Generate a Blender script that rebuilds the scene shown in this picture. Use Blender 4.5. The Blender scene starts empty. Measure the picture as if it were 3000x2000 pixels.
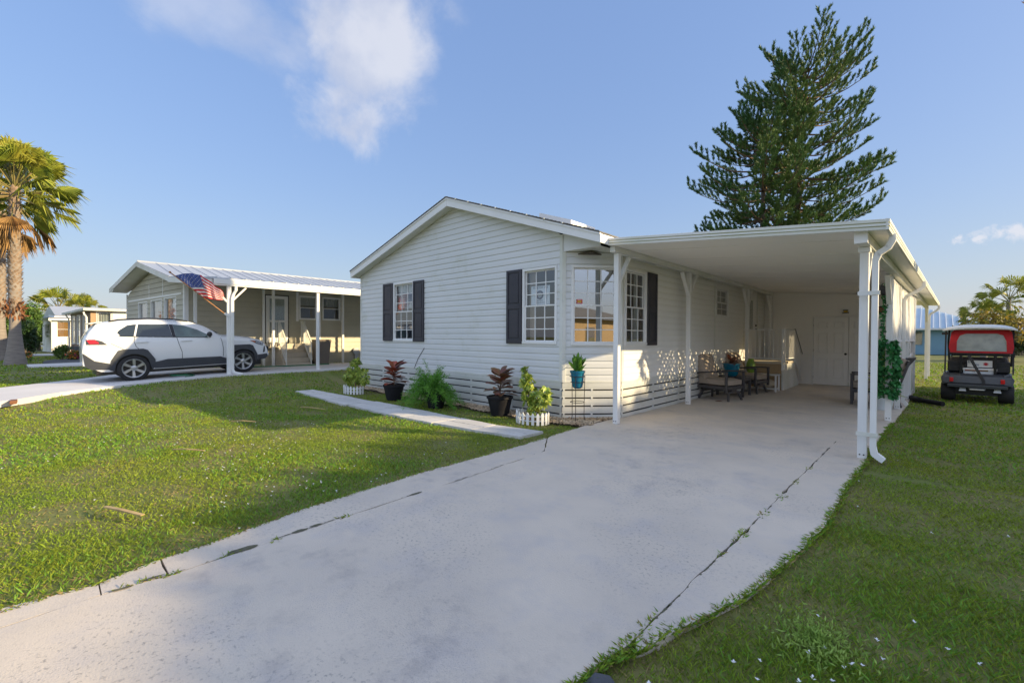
import bpy, bmesh, math, random
import numpy as np
from mathutils import Vector, Matrix
R = math.radians
rng = np.random.default_rng(7)
random.seed(7)
scene = bpy.context.scene
COL = scene.collection

# ------------------------------------------------------------------ helpers
class MB:
    """collects faces, then becomes ONE mesh object"""
    def __init__(s): s.v = []; s.f = []; s.m = []
    def add(s, vs, fs, m=0):
        b = len(s.v); s.v += [tuple(p) for p in vs]
        for f in fs: s.f.append(tuple(i + b for i in f)); s.m.append(m)
        return s
    def hexa(s, c, m=0):   # 8 corners: bottom 4 ccw, top 4 ccw
        return s.add(c, [(3,2,1,0),(4,5,6,7),(0,1,5,4),(1,2,6,5),(2,3,7,6),(3,0,4,7)], m)
    def box(s, x0, x1, y0, y1, z0, z1, m=0):
        return s.hexa([(x0,y0,z0),(x1,y0,z0),(x1,y1,z0),(x0,y1,z0),(x0,y0,z1),(x1,y0,z1),(x1,y1,z1),(x0,y1,z1)], m)
    def bar(s, p, q, w, h, up=(0,0,1), m=0):
        p = Vector(p); q = Vector(q); d = (q - p).normalized(); up = Vector(up)
        a = d.cross(up)
        if a.length < 1e-4: a = d.cross(Vector((1,0,0)))
        a.normalize(); b = a.cross(d).normalized(); a *= w/2; b *= h/2
        return s.hexa([p-a-b, p+a-b, q+a-b, q-a-b, p-a+b, p+a+b, q+a+b, q-a+b], m)
    def tube(s, pts, r, n=8, m=0, cap=True, sq=None):
        pts = [Vector(p) for p in pts]; k = len(pts)
        rs = r if isinstance(r, (list, tuple)) else [r]*k
        t0 = (pts[1]-pts[0]).normalized()
        a = t0.orthogonal().normalized()
        rings = []
        for i, p in enumerate(pts):
            t = (pts[min(i+1,k-1)] - pts[max(i-1,0)]).normalized()
            a = (a - t*a.dot(t)).normalized(); b = t.cross(a)
            rings.append([p + (a*math.cos(2*math.pi*j/n) + b*math.sin(2*math.pi*j/n))*rs[i] for j in range(n)])
        vs = [v for rg in rings for v in rg]; fs = []
        for i in range(k-1):
            for j in range(n):
                fs.append((i*n+j, i*n+(j+1)%n, (i+1)*n+(j+1)%n, (i+1)*n+j))
        if cap: fs += [tuple(range(n-1,-1,-1)), tuple(range((k-1)*n, k*n))]
        return s.add(vs, fs, m)
    def recttube(s, pts, w, h, side, m=0):   # rectangular pipe, `side` stays the w direction
        side = Vector(side).normalized(); k = len(pts); pts = [Vector(p) for p in pts]; vs = []
        for i, p in enumerate(pts):
            t = (pts[min(i+1,k-1)] - pts[max(i-1,0)]).normalized(); b = t.cross(side).normalized()
            hh = h[i] if isinstance(h, list) else h
            vs += [p-side*w/2-b*hh/2, p+side*w/2-b*hh/2, p+side*w/2+b*hh/2, p-side*w/2+b*hh/2]
        fs = []
        for i in range(k-1):
            for j in range(4): fs.append((i*4+j, i*4+(j+1)%4, (i+1)*4+(j+1)%4, (i+1)*4+j))
        fs += [(3,2,1,0), tuple(range((k-1)*4, k*4))]
        return s.add(vs, fs, m)
    def lathe(s, prof, c=(0,0,0), n=20, m=0, axis='z', cap=True):
        vs = []; k = len(prof)
        for r, z in prof:
            for j in range(n):
                a = 2*math.pi*j/n; u, v = r*math.cos(a), r*math.sin(a)
                p = (u, v, z) if axis == 'z' else ((z, u, v) if axis == 'x' else (v, z, u))
                vs.append((c[0]+p[0], c[1]+p[1], c[2]+p[2]))
        fs = [(i*n+j, i*n+(j+1)%n, (i+1)*n+(j+1)%n, (i+1)*n+j) for i in range(k-1) for j in range(n)]
        if cap: fs += [tuple(range(n-1,-1,-1)), tuple(range((k-1)*n, k*n))]
        return s.add(vs, fs, m)
    def prism(s, poly, off, m=0, mside=None):
        n = len(poly); off = Vector(off); a = [Vector(p) for p in poly]; b = [p + off for p in a]
        s.add(a + b, [tuple(range(n-1,-1,-1)), tuple(range(n, 2*n))], m)
        return s.add(a + b, [(i, (i+1) % n, n+(i+1) % n, n+i) for i in range(n)], m if mside is None else mside)
    def quad(s, a, b, c, d, m=0): return s.add([a,b,c,d], [(0,1,2,3)], m)
    def blob(s, c, rx, ry, rz, m=0, n=12, k=8):
        return s.lathe_e(c, rx, ry, rz, m, n, k)
    def lathe_e(s, c, rx, ry, rz, m, n, k):
        vs = []
        for i in range(k+1):
            th = -math.pi/2 + math.pi*i/k
            for j in range(n):
                a = 2*math.pi*j/n; cr = max(math.cos(th), .02)
                vs.append((c[0]+rx*cr*math.cos(a), c[1]+ry*cr*math.sin(a), c[2]+rz*math.sin(th)))
        fs = [(i*n+j, i*n+(j+1)%n, (i+1)*n+(j+1)%n, (i+1)*n+j) for i in range(k) for j in range(n)]
        fs += [tuple(range(n-1,-1,-1)), tuple(range(k*n, (k+1)*n))]
        return s.add(vs, fs, m)
    def build(s, name, mats, parent=None, smooth=False, bevel=0, label=None, fix=True, ang=40):
        me = bpy.data.meshes.new(name); me.from_pydata(s.v, [], s.f)
        mats = mats if isinstance(mats, (list, tuple)) else [mats]
        for x in mats: me.materials.append(x)
        if len(mats) > 1: me.polygons.foreach_set('material_index', s.m)
        if fix:
            bm = bmesh.new(); bm.from_mesh(me); bmesh.ops.recalc_face_normals(bm, faces=bm.faces); bm.to_mesh(me); bm.free()
        if smooth:
            me.polygons.foreach_set('use_smooth', [True]*len(me.polygons)); me.set_sharp_from_angle(angle=R(ang))
        return link(name, me, parent, bevel, label)

def link(name, me, parent=None, bevel=0, label=None):
    o = bpy.data.objects.new(name, me); COL.objects.link(o)
    if parent is not None:
        o.parent = parent
        if not parent.get('_local'):
            mw = Matrix.Identity(4); q = parent
            if q.type == 'EMPTY': mw = Matrix.Translation(q.location)
            o.matrix_parent_inverse = mw.inverted()
    if bevel:
        b = o.modifiers.new('Bevel', 'BEVEL'); b.width = bevel; b.segments = 2; b.limit_method = 'ANGLE'; b.angle_limit = R(35)
    if label: o['label'] = label
    return o

def thing(name, label, cat, loc=(0,0,0), group=None, local=False, rot=(0,0,0)):
    o = bpy.data.objects.new(name, None); COL.objects.link(o); o.location = loc; o.rotation_euler = rot
    o.empty_display_size = .2
    o['label'] = label; o['category'] = cat
    if group: o['group'] = group
    if local: o['_local'] = 1
    return o
def tag(o, label=None, cat=None, group=None, kind=None):
    if label: o['label'] = label
    if cat: o['category'] = cat
    if group: o['group'] = group
    if kind: o['kind'] = kind
    return o
def dup(root, loc, rot=None, label=None, name=None):
    def cp(o, par):
        c = o.copy(); COL.objects.link(c)
        if par is not None: c.parent = par
        for ch in o.children: cp(ch, c)
        return c
    r = cp(root, None); r.location = loc
    if rot is not None: r.rotation_euler = rot
    if label: r['label'] = label
    return r

def arr_mesh(name, V, F, mats, parent=None, midx=None, smooth=False, label=None):
    me = bpy.data.meshes.new(name); V = np.asarray(V, np.float32).reshape(-1, 3); F = np.asarray(F, np.int32)
    n, k = F.shape
    me.vertices.add(len(V)); me.vertices.foreach_set('co', V.ravel())
    me.loops.add(n*k); me.loops.foreach_set('vertex_index', F.ravel())
    me.polygons.add(n); me.polygons.foreach_set('loop_start', np.arange(0, n*k, k, dtype=np.int32))
    mats = mats if isinstance(mats, (list, tuple)) else [mats]
    for x in mats: me.materials.append(x)
    if midx is not None: me.polygons.foreach_set('material_index', np.asarray(midx, np.int32))
    if smooth: me.polygons.foreach_set('use_smooth', np.ones(n, bool))
    me.update(calc_edges=True)
    return link(name, me, parent, 0, label)

def unit(a): return a/np.maximum(np.linalg.norm(a, axis=-1, keepdims=True), 1e-9)
def leaf_arrays(B, D, N, L, W, fold=.2, droop=0., pos=.45):
    """diamond leaves with a fold; returns verts (n*4,3) and tris"""
    B = np.asarray(B, float); D = unit(np.asarray(D, float)); N = np.asarray(N, float)
    L = np.broadcast_to(np.asarray(L, float), (len(B),))[:, None]; W = np.broadcast_to(np.asarray(W, float), (len(B),))[:, None]
    S = unit(np.cross(D, N)); N2 = np.cross(S, D)
    mid = B + D*L*pos
    a = mid + S*W/2 + N2*W*fold; b = mid - S*W/2 + N2*W*fold
    dz = np.zeros_like(B); dz[:, 2] = 1
    tip = B + D*L - dz*L*np.broadcast_to(np.asarray(droop, float), (len(B),))[:, None]
    V = np.stack([B, a, tip, b], 1).reshape(-1, 3)
    i = np.arange(len(B))[:, None]*4
    F = np.concatenate([i + np.array([[0,1,2]]), i + np.array([[0,2,3]])], 0)
    return V, F
def leaves(name, B, D, N, L, W, mat, parent, fold=.2, droop=0., pos=.45, label=None):
    V, F = leaf_arrays(B, D, N, L, W, fold, droop, pos)
    return arr_mesh(name, V, F, mat, parent, label=label)
def cat_leaves(parts):
    Vs, Fs, k = [], [], 0
    for V, F in parts: Vs.append(V); Fs.append(F + k); k += len(V)
    return np.concatenate(Vs), np.concatenate(Fs)
def rdir(n, up=0.):
    d = rng.normal(size=(n, 3)); d = unit(d); d[:, 2] += up; return unit(d)

# ------------------------------------------------------------------ materials
def mat(name, c1, c2=None, scale=4., rough=.6, bump=0., bscale=None, metal=0., island=0., spec=.5, detail=6., lo=.35, hi=.65, speck=None, coat=0., stretch=None, trans=0.):
    m = bpy.data.materials.new(name); m.use_nodes = True; nt = m.node_tree; N = nt.nodes; Lk = nt.links
    b = N['Principled BSDF']; b.inputs['Roughness'].default_value = rough; b.inputs['Metallic'].default_value = metal
    b.inputs['Specular IOR Level'].default_value = spec
    if coat: b.inputs['Coat Weight'].default_value = coat; b.inputs['Coat Roughness'].default_value = .05
    tc = N.new('ShaderNodeTexCoord'); co = tc.outputs['Object']
    if stretch:
        mp = N.new('ShaderNodeMapping'); mp.inputs['Scale'].default_value = stretch; Lk.new(co, mp.inputs['Vector']); co = mp.outputs[0]
    if c2 is None: c2 = tuple(x*.88 for x in c1)
    nz = N.new('ShaderNodeTexNoise'); nz.inputs['Scale'].default_value = scale; nz.inputs['Detail'].default_value = detail; Lk.new(co, nz.inputs['Vector'])
    mr = N.new('ShaderNodeMapRange'); mr.inputs['From Min'].default_value = lo; mr.inputs['From Max'].default_value = hi; Lk.new(nz.outputs['Fac'], mr.inputs['Value'])
    mx = N.new('ShaderNodeMix'); mx.data_type = 'RGBA'; mx.inputs['A'].default_value = (*c1, 1); mx.inputs['B'].default_value = (*c2, 1); Lk.new(mr.outputs[0], mx.inputs['Factor'])
    out = mx.outputs['Result']
    for sp in (speck or []):      # (colour, scale, threshold lo, hi, strength, mask scale)
        n2 = N.new('ShaderNodeTexNoise'); n2.inputs['Scale'].default_value = sp[1]; n2.inputs['Detail'].default_value = 5; n2.inputs['Roughness'].default_value = .65; Lk.new(co, n2.inputs['Vector'])
        r2 = N.new('ShaderNodeMapRange'); r2.inputs['From Min'].default_value = sp[2]; r2.inputs['From Max'].default_value = sp[3]; r2.inputs['To Max'].default_value = sp[4]; Lk.new(n2.outputs['Fac'], r2.inputs['Value'])
        fac = r2.outputs[0]
        if sp[5]:
            n3 = N.new('ShaderNodeTexNoise'); n3.inputs['Scale'].default_value = sp[5]; n3.inputs['Detail'].default_value = 3; Lk.new(co, n3.inputs['Vector'])
            r3 = N.new('ShaderNodeMapRange'); r3.inputs['From Min'].default_value = .47; r3.inputs['From Max'].default_value = .62; Lk.new(n3.outputs['Fac'], r3.inputs['Value'])
            mm = N.new('ShaderNodeMath'); mm.operation = 'MULTIPLY'; Lk.new(fac, mm.inputs[0]); Lk.new(r3.outputs[0], mm.inputs[1]); fac = mm.outputs[0]
        m2 = N.new('ShaderNodeMix'); m2.data_type = 'RGBA'; Lk.new(fac, m2.inputs['Factor']); Lk.new(out, m2.inputs['A']); m2.inputs['B'].default_value = (*sp[0], 1); out = m2.outputs['Result']
    if island:
        ge = N.new('ShaderNodeNewGeometry'); mv = N.new('ShaderNodeMapRange'); mv.inputs['To Min'].default_value = 1-island; mv.inputs['To Max'].default_value = 1+island
        Lk.new(ge.outputs['Random Per Island'], mv.inputs['Value'])
        m3 = N.new('ShaderNodeMix'); m3.data_type = 'RGBA'; m3.blend_type = 'MULTIPLY'; m3.inputs['Factor'].default_value = 1
        cb = N.new('ShaderNodeCombineColor')
        for i in ('Red', 'Green', 'Blue'): Lk.new(mv.outputs[0], cb.inputs[i])
        Lk.new(out, m3.inputs['A']); Lk.new(cb.outputs[0], m3.inputs['B']); out = m3.outputs['Result']
    Lk.new(out, b.inputs['Base Color'])
    if bump:
        n4 = N.new('ShaderNodeTexNoise'); n4.inputs['Scale'].default_value = bscale or scale*8; n4.inputs['Detail'].default_value = 5; Lk.new(co, n4.inputs['Vector'])
        bp_ = N.new('ShaderNodeBump'); bp_.inputs['Strength'].default_value = bump; bp_.inputs['Distance'].default_value = .01; Lk.new(n4.outputs['Fac'], bp_.inputs['Height']); Lk.new(bp_.outputs[0], b.inputs['Normal'])
    if trans:
        tr = N.new('ShaderNodeBsdfTranslucent'); Lk.new(out, tr.inputs['Color'])
        ms = N.new('ShaderNodeMixShader'); ms.inputs[0].default_value = trans; Lk.new(b.outputs[0], ms.inputs[1]); Lk.new(tr.outputs[0], ms.inputs[2]); Lk.new(ms.outputs[0], N['Material Output'].inputs['Surface'])
    return m
def glass(name, tint=(.8,.85,.85), refl=.12, rough=0.):
    m = bpy.data.materials.new(name); m.use_nodes = True; nt = m.node_tree; N = nt.nodes; Lk = nt.links; N.remove(N['Principled BSDF'])
    t = N.new('ShaderNodeBsdfTransparent'); t.inputs[0].default_value = (*tint, 1)
    g = N.new('ShaderNodeBsdfGlossy'); g.inputs['Roughness'].default_value = rough; g.inputs['Color'].default_value = (.95,.95,.95,1)
    lw = N.new('ShaderNodeLayerWeight'); lw.inputs['Blend'].default_value = .5
    pw_ = N.new('ShaderNodeMath'); pw_.operation = 'POWER'; pw_.inputs[1].default_value = 4.; Lk.new(lw.outputs['Facing'], pw_.inputs[0])
    ad = N.new('ShaderNodeMath'); ad.operation = 'ADD'; ad.use_clamp = True; ad.inputs[1].default_value = refl + .04; Lk.new(pw_.outputs[0], ad.inputs[0])
    ms = N.new('ShaderNodeMixShader'); Lk.new(ad.outputs[0], ms.inputs[0]); Lk.new(t.outputs[0], ms.inputs[1]); Lk.new(g.outputs[0], ms.inputs[2])
    Lk.new(ms.outputs[0], N['Material Output'].inputs['Surface']); return m

M = {}
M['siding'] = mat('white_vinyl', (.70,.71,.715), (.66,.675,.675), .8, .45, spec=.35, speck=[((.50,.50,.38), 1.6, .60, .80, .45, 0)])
M['siding_brightened'] = mat('brightened_white_vinyl', (.86,.85,.83), (.82,.81,.79), .8, .45, spec=.35)  # unstained vinyl, colour lifted to brighten the shaded carport walls
M['algae'] = mat('algae_lip', (.36,.37,.18), (.46,.46,.30), 2.5, .8)
M['skirt'] = mat('white_skirting', (.70,.70,.68), (.64,.65,.61), 1.2, .45, spec=.35, speck=[((.40,.40,.26), 2.2, .55, .78, .55, 0)])
M['white'] = mat('white_paint', (.82,.82,.81), (.78,.78,.77), 2., .4, spec=.4)
M['white_old'] = mat('weathered_white', (.74,.74,.72), (.62,.63,.56), 1.5, .5)
M['ceiling'] = mat('white_panel', (.92,.90,.87), (.89,.87,.84), .7, .5)
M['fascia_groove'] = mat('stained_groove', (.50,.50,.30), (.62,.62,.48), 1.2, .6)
M['dark'] = mat('black_gap', (.02,.02,.02), rough=.9)
M['shutter'] = mat('charcoal_shutter', (.035,.034,.045), (.045,.043,.055), 3., .5, bump=.15, bscale=160)
M['shingle'] = mat('grey_shingle', (.10,.095,.09), (.17,.165,.16), 6., .9, bump=.4, bscale=60)
M['room'] = mat('tan_room', (.10,.085,.07), rough=.9)
M['curtain'] = mat('beige_curtain', (.42,.36,.30), (.34,.28,.22), 2., .9)
M['blind'] = mat('white_blind', (.55,.56,.58), (.48,.5,.52), 2., .7)
M['glass'] = glass('window_glass', (.88,.9,.9), .10)
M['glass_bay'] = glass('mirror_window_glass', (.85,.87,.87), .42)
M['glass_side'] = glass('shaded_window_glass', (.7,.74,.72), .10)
M['concrete'] = mat('concrete', (.655,.57,.47), (.57,.50,.42), 1.1, .85, bump=.35, bscale=95,
    speck=[((.50,.46,.44), 2.6, .48, .70, .6, 0), ((.20,.19,.18), 40., .55, .66, .62, .85), ((.33,.30,.285), 5., .50, .72, .62, .55), ((.25,.24,.23), 130., .54, .66, .6, 1.3)])
M['concrete_new'] = mat('pale_concrete', (.66,.64,.63), (.60,.58,.57), .8, .8, bump=.2, bscale=60)
M['paver'] = mat('paver_concrete', (.60,.58,.56), (.50,.49,.47), 2., .85, bump=.3, bscale=70, speck=[((.15,.15,.14), 9., .62, .72, .6, 0)])
M['soil'] = mat('soil', (.045,.035,.022), (.08,.06,.04), 12., .95, bump=.5, bscale=90)
M['lawn'] = mat('lawn', (.14,.175,.035), (.19,.175,.06), 1.3, .95, bump=.6, bscale=70, speck=[((.12,.095,.045), 7., .55, .75, .6, .8), ((.02,.04,.008), 22., .5, .7, .6, 0)])
M['blade'] = mat('grass_blade', (.20,.31,.028), (.28,.33,.036), .9, .6, island=.45, spec=.25, trans=.35)
M['blade_dry'] = mat('dry_blade', (.36,.28,.12), (.25,.20,.08), 3., .8, island=.35, trans=.25)
M['blade_lush'] = mat('lush_blade', (.145,.32,.035), (.19,.34,.045), 2., .5, island=.35, spec=.3, trans=.35)
M['pebble'] = mat('tan_pebble', (.36,.25,.15), (.50,.40,.28), 3., .8, island=.4)
M['petal'] = mat('white_petal', (.8,.8,.82), rough=.6)
M['asphalt'] = mat('asphalt', (.06,.065,.075), (.085,.09,.10), 3., .9, bump=.3)
M['sage'] = mat('sage_siding', (.50,.47,.37), (.46,.43,.34), 1.5, .55)
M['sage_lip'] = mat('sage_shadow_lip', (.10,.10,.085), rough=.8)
M['metal_roof'] = mat('metal_roof', (.46,.49,.53), (.40,.43,.48), .7, .38, metal=.25)
M['blue_roof'] = mat('pale_blue_roof', (.40,.52,.62), (.36,.47,.57), .5, .4)
M['blue_wall'] = mat('blue_wall', (.22,.38,.50), (.20,.34,.46), .6, .8)
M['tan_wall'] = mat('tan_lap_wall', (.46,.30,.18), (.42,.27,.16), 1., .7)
M['tan_stucco'] = mat('tan_stucco', (.60,.40,.20), (.55,.37,.19), 1., .8)
M['tan_wall_shaded'] = mat('shaded_tan_lap_wall', (.27,.19,.13), (.24,.17,.12), 1., .7)  # darker copy of the tan lap wall, shade put into the colour
M['orange_blind'] = mat('orange_blind', (.50,.26,.08), (.45,.23,.07), 3., .8)
M['trunk_grey'] = mat('palm_trunk', (.30,.26,.23), (.22,.19,.17), 3., .9, bump=.5, bscale=30, stretch=(1,1,6))
M['bootjack'] = mat('palm_bootjack', (.36,.27,.21), (.26,.18,.13), 5., .9, island=.35)
M['fibre'] = mat('palm_fibre', (.22,.09,.035), (.14,.06,.03), 6., .95, island=.3)
M['frond'] = mat('palm_frond', (.20,.27,.03), (.36,.34,.05), 1.2, .5, island=.35, trans=.3)
M['frond_dead'] = mat('dead_frond', (.40,.24,.09), (.28,.16,.06), 2., .8, island=.3, trans=.2)
M['petiole'] = mat('petiole', (.20,.20,.06), (.25,.18,.07), 2., .6)
M['bark'] = mat('bark', (.13,.10,.075), (.08,.06,.045), 5., .95, bump=.6, bscale=25)
M['needle'] = mat('pine_needle', (.04,.115,.026), (.12,.19,.04), .35, .55, island=.4, trans=.12)
M['twig'] = mat('pine_twig', (.20,.12,.07), (.12,.08,.05), 3., .9)
M['leaf'] = mat('leaf_green', (.06,.14,.022), (.11,.18,.03), 1.2, .5, island=.45, trans=.25)
M['leaf_dark'] = mat('leaf_dark', (.018,.050,.014), (.03,.07,.016), 1.5, .5, island=.4, trans=.15)
M['leaf_autumn'] = mat('leaf_autumn', (.30,.20,.035), (.14,.18,.03), .8, .6, island=.45, trans=.3)
M['ivy'] = mat('ivy_leaf', (.03,.17,.055), (.055,.22,.06), 5., .4, island=.4, spec=.4)
M['croton'] = mat('croton_red', (.36,.05,.03), (.26,.10,.03), 9., .35, island=.4, spec=.5, trans=.2)
M['croton_dark'] = mat('croton_maroon', (.30,.09,.07), (.22,.15,.06), 9., .35, island=.4, spec=.5, trans=.15)
M['varieg'] = mat('variegated_leaf', (.52,.56,.10), (.16,.30,.05), 26., .45, island=.3, trans=.25, lo=.4, hi=.6)
M['fern'] = mat('asparagus_fern', (.10,.29,.03), (.15,.34,.04), 3., .6, island=.35, trans=.3)
M['plant'] = mat('broad_leaf', (.16,.34,.035), (.10,.24,.03), 5., .4, island=.3, trans=.25)
M['pot_black'] = mat('black_plastic', (.012,.012,.016), (.02,.02,.024), 5., .6, spec=.2)
M['teal'] = mat('teal_glaze', (.005,.17,.27), (.004,.13,.22), 3., .25, spec=.6)
M['iron'] = mat('black_iron', (.02,.02,.02), rough=.5)
M['tin'] = mat('white_tin', (.62,.68,.70), (.55,.60,.62), 3., .35)
M['frame_dark'] = mat('grey_brown_frame', (.055,.050,.055), (.075,.07,.07), 4., .5)
M['cushion'] = mat('taupe_cushion', (.40,.33,.27), (.36,.30,.24), 6., .95, bump=.2, bscale=120)
M['pillow'] = mat('cream_pillow', (.60,.53,.42), (.50,.43,.33), 8., .95, bump=.25, bscale=90)
M['plywood'] = mat('tan_panel', (.42,.30,.17), (.38,.27,.16), 2., .7)
M['lime'] = mat('lime_glaze', (.20,.34,.05), rough=.3)
M['tyre'] = mat('tyre_rubber', (.014,.014,.016), (.022,.022,.024), 8., .8)
M['alloy'] = mat('alloy', (.50,.51,.53), (.44,.45,.47), 4., .3, metal=.75)
M['car_white'] = mat('car_paint', (.78,.79,.80), (.76,.77,.78), .6, .25, coat=.7, spec=.5)
M['cladding'] = mat('grey_cladding', (.045,.05,.06), (.055,.06,.07), 3., .55)
M['car_glass'] = glass('car_glass_tint', (.06,.075,.08), .10)
M['car_glass_clear'] = glass('car_glass', (.35,.48,.45), .12)
M['blackp'] = mat('black_trim', (.012,.012,.014), rough=.35)
M['tail_red'] = mat('red_lens', (.62,.012,.018), rough=.15, coat=.5)
M['lens_clear'] = mat('clear_lens', (.45,.47,.50), (.2,.2,.22), 20., .12, coat=.6)
M['amber'] = mat('amber_lens', (.65,.14,.02), rough=.2)
M['flag_red'] = mat('flag_red', (.70,.03,.045), rough=.8, trans=.25)
M['flag_white'] = mat('flag_white', (.85,.82,.78), rough=.8, trans=.25)
M['flag_blue'] = mat('flag_blue', (.08,.12,.34), rough=.8, trans=.2)
M['wood_pole'] = mat('wood_pole', (.42,.20,.08), rough=.5)
M['cart_body'] = mat('cart_body', (.04,.044,.052), (.05,.055,.063), 2., .35, coat=.2)
M['cart_black'] = mat('cart_black', (.014,.014,.016), rough=.5)
M['canvas_red'] = mat('red_canvas', (.50,.018,.028), (.40,.015,.022), 5., .8, bump=.2, bscale=30)
M['vinyl'] = mat('cloudy_vinyl', (.36,.39,.38), (.27,.30,.30), 7., .25)
M['cart_roof'] = mat('cart_roof', (.66,.67,.66), (.60,.61,.60), 3., .35)
M['sign_white'] = mat('sign_white', (.66,.72,.78), rough=.5)
M['ink'] = mat('navy_ink', (.02,.035,.10), rough=.6)
M['ink_red'] = mat('red_ink', (.55,.02,.03), rough=.6)
M['ink_yellow'] = mat('yellow_ink', (.62,.40,.05), rough=.6)
M['wood'] = mat('fence_wood', (.17,.12,.085), (.12,.09,.065), 4., .9)
M['hose'] = mat('green_hose', (.02,.16,.07), rough=.5)
M['bin'] = mat('brown_bin', (.17,.145,.12), rough=.6)
M['step_tread'] = mat('step_concrete', (.55,.49,.39), (.50,.44,.35), 3., .85)
M['straw'] = mat('dry_frond_straw', (.50,.36,.16), (.38,.26,.12), 6., .8)
M['dead_leaf'] = mat('dead_leaf', (.22,.09,.045), (.15,.06,.03), 6., .8)
M['flower'] = mat('flower_mix', (.60,.05,.03), (.65,.35,.03), 30., .6, lo=.45, hi=.55)
M['pink'] = mat('pink_flower', (.6,.04,.2), rough=.6)

# ------------------------------------------------------------------ camera, sun, sky
cd = bpy.data.cameras.new('camera'); cam = bpy.data.objects.new('camera', cd); COL.objects.link(cam); scene.camera = cam
cd.sensor_width = 36; cd.sensor_fit = 'HORIZONTAL'; cd.lens = 36*1291.34/3000; cd.clip_end = 2000; cd.clip_start = .05
yaw, pitch, roll = R(43.461), R(-.666), R(.266)
F = Vector((-math.sin(yaw)*math.cos(pitch), math.cos(yaw)*math.cos(pitch), math.sin(pitch)))
Rr = Vector((math.cos(yaw), math.sin(yaw), 0)); U = Rr.cross(F)
R2 = Rr*math.cos(roll) + U*math.sin(roll); U2 = -Rr*math.sin(roll) + U*math.cos(roll)
cam.matrix_world = Matrix(((R2.x, U2.x, -F.x, 0), (R2.y, U2.y, -F.y, 0), (R2.z, U2.z, -F.z, 1.5), (0, 0, 0, 1)))

SUN_EL = R(18.3); az = math.atan2(.878, .478)
SUN_DIR = Vector((math.sin(az)*math.cos(SUN_EL), math.cos(az)*math.cos(SUN_EL), math.sin(SUN_EL)))
sd = bpy.data.lights.new('sun', 'SUN'); sd.energy = 2.85; sd.angle = R(.53); sd.color = (1., .78, .45)
so = bpy.data.objects.new('sun', sd); COL.objects.link(so); so.rotation_euler = SUN_DIR.to_track_quat('Z', 'Y').to_euler()

w = bpy.data.worlds.new('World'); scene.world = w; w.use_nodes = True; nt = w.node_tree; N = nt.nodes; Lk = nt.links
bg = N['Background']; sky = N.new('ShaderNodeTexSky'); sky.sky_type = 'NISHITA'; sky.sun_disc = False
sky.sun_elevation = SUN_EL; sky.sun_rotation = az; sky.air_density = 1.0; sky.dust_density = .9; sky.ozone_density = 1.6
SKY = .137
bg.inputs['Strength'].default_value = SKY
tc = N.new('ShaderNodeTexCoord')
def vdot(v, const):
    n = N.new('ShaderNodeVectorMath'); n.operation = 'DOT_PRODUCT'; Lk.new(v, n.inputs[0]); n.inputs[1].default_value = const; return n.outputs['Value']
def mth(op, a, b=None, c=None, clamp=False):
    n = N.new('ShaderNodeMath'); n.operation = op; n.use_clamp = clamp
    for i, x in enumerate((a, b, c)):
        if x is None: continue
        if isinstance(x, (int, float)): n.inputs[i].default_value = x
        else: Lk.new(x, n.inputs[i])
    return n.outputs[0]
dirv = tc.outputs['Generated']
sx = N.new('ShaderNodeSeparateXYZ'); Lk.new(dirv, sx.inputs[0])
def cdir(u, v):
    return (F + R2*((u-1500)/1291.34) - U2*((v-1000)/1291.34)).normalized()
def cloud(u, v, su, sv, rot, nscale, thr, soft, gain, seed, stretch=(1,1,1)):
    C = cdir(u, v); T = Vector((0,0,1)).cross(C).normalized()*-1; T2 = C.cross(T)*-1
    if T2.z < 0: T2 = -T2
    a_ = T*math.cos(rot) + T2*math.sin(rot); b_ = -T*math.sin(rot) + T2*math.cos(rot)
    da = mth('DIVIDE', vdot(dirv, a_), su); db = mth('DIVIDE', vdot(dirv, b_), sv); front = mth('GREATER_THAN', vdot(dirv, C), 0.)
    g = mth('POWER', 2.718, mth('MULTIPLY', mth('ADD', mth('MULTIPLY', da, da), mth('MULTIPLY', db, db)), -1.))
    g = mth('MULTIPLY', g, front)
    mp = N.new('ShaderNodeMapping'); mp.inputs['Location'].default_value = (seed, seed*.7, seed*1.3); mp.inputs['Scale'].default_value = stretch; Lk.new(dirv, mp.inputs['Vector'])
    nz = N.new('ShaderNodeTexNoise'); nz.inputs['Scale'].default_value = nscale; nz.inputs['Detail'].default_value = 9; nz.inputs['Roughness'].default_value = .58; nz.inputs['Distortion'].default_value = .25; Lk.new(mp.outputs[0], nz.inputs['Vector'])
    val = mth('ADD', mth('MULTIPLY', g, gain), mth('MULTIPLY', mth('MULTIPLY', mth('SUBTRACT', nz.outputs['Fac'], .5), 2.1), mth('MINIMUM', mth('MULTIPLY', g, 3.5), 1.)))
    mr = N.new('ShaderNodeMapRange'); mr.interpolation_type = 'SMOOTHSTEP'; mr.inputs['From Min'].default_value = thr; mr.inputs['From Max'].default_value = thr+soft; Lk.new(val, mr.inputs['Value'])
    return mr.outputs[0], nz.outputs['Fac']
CL = []
d0, n0 = cloud(1050, 120, .165, .14, 0., 6.0, .30, .70, 1.0, 3.1)
d1, _ = cloud(1030, 330, .10, .085, 0., 7., .30, .7, .9, 7.7)
d2, _ = cloud(640, 30, .30, .07, -.22, 6., .22, .8, .75, 1.2, (1,1,2.0))
d3, _ = cloud(2965, 683, .036, .015, 0., 46., .22, .55, .75, 5.5)
d4, _ = cloud(2800, 705, .018, .008, 0., 60., .22, .55, .65, 9.1)
d5, _ = cloud(2868, 698, .014, .007, 0., 60., .22, .55, .6, 2.1)
dens = mth('MAXIMUM', d0, d1); dens = mth('MAXIMUM', dens, mth('MULTIPLY', d2, .5))
dens = mth('MULTIPLY', dens, .80)
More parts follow.
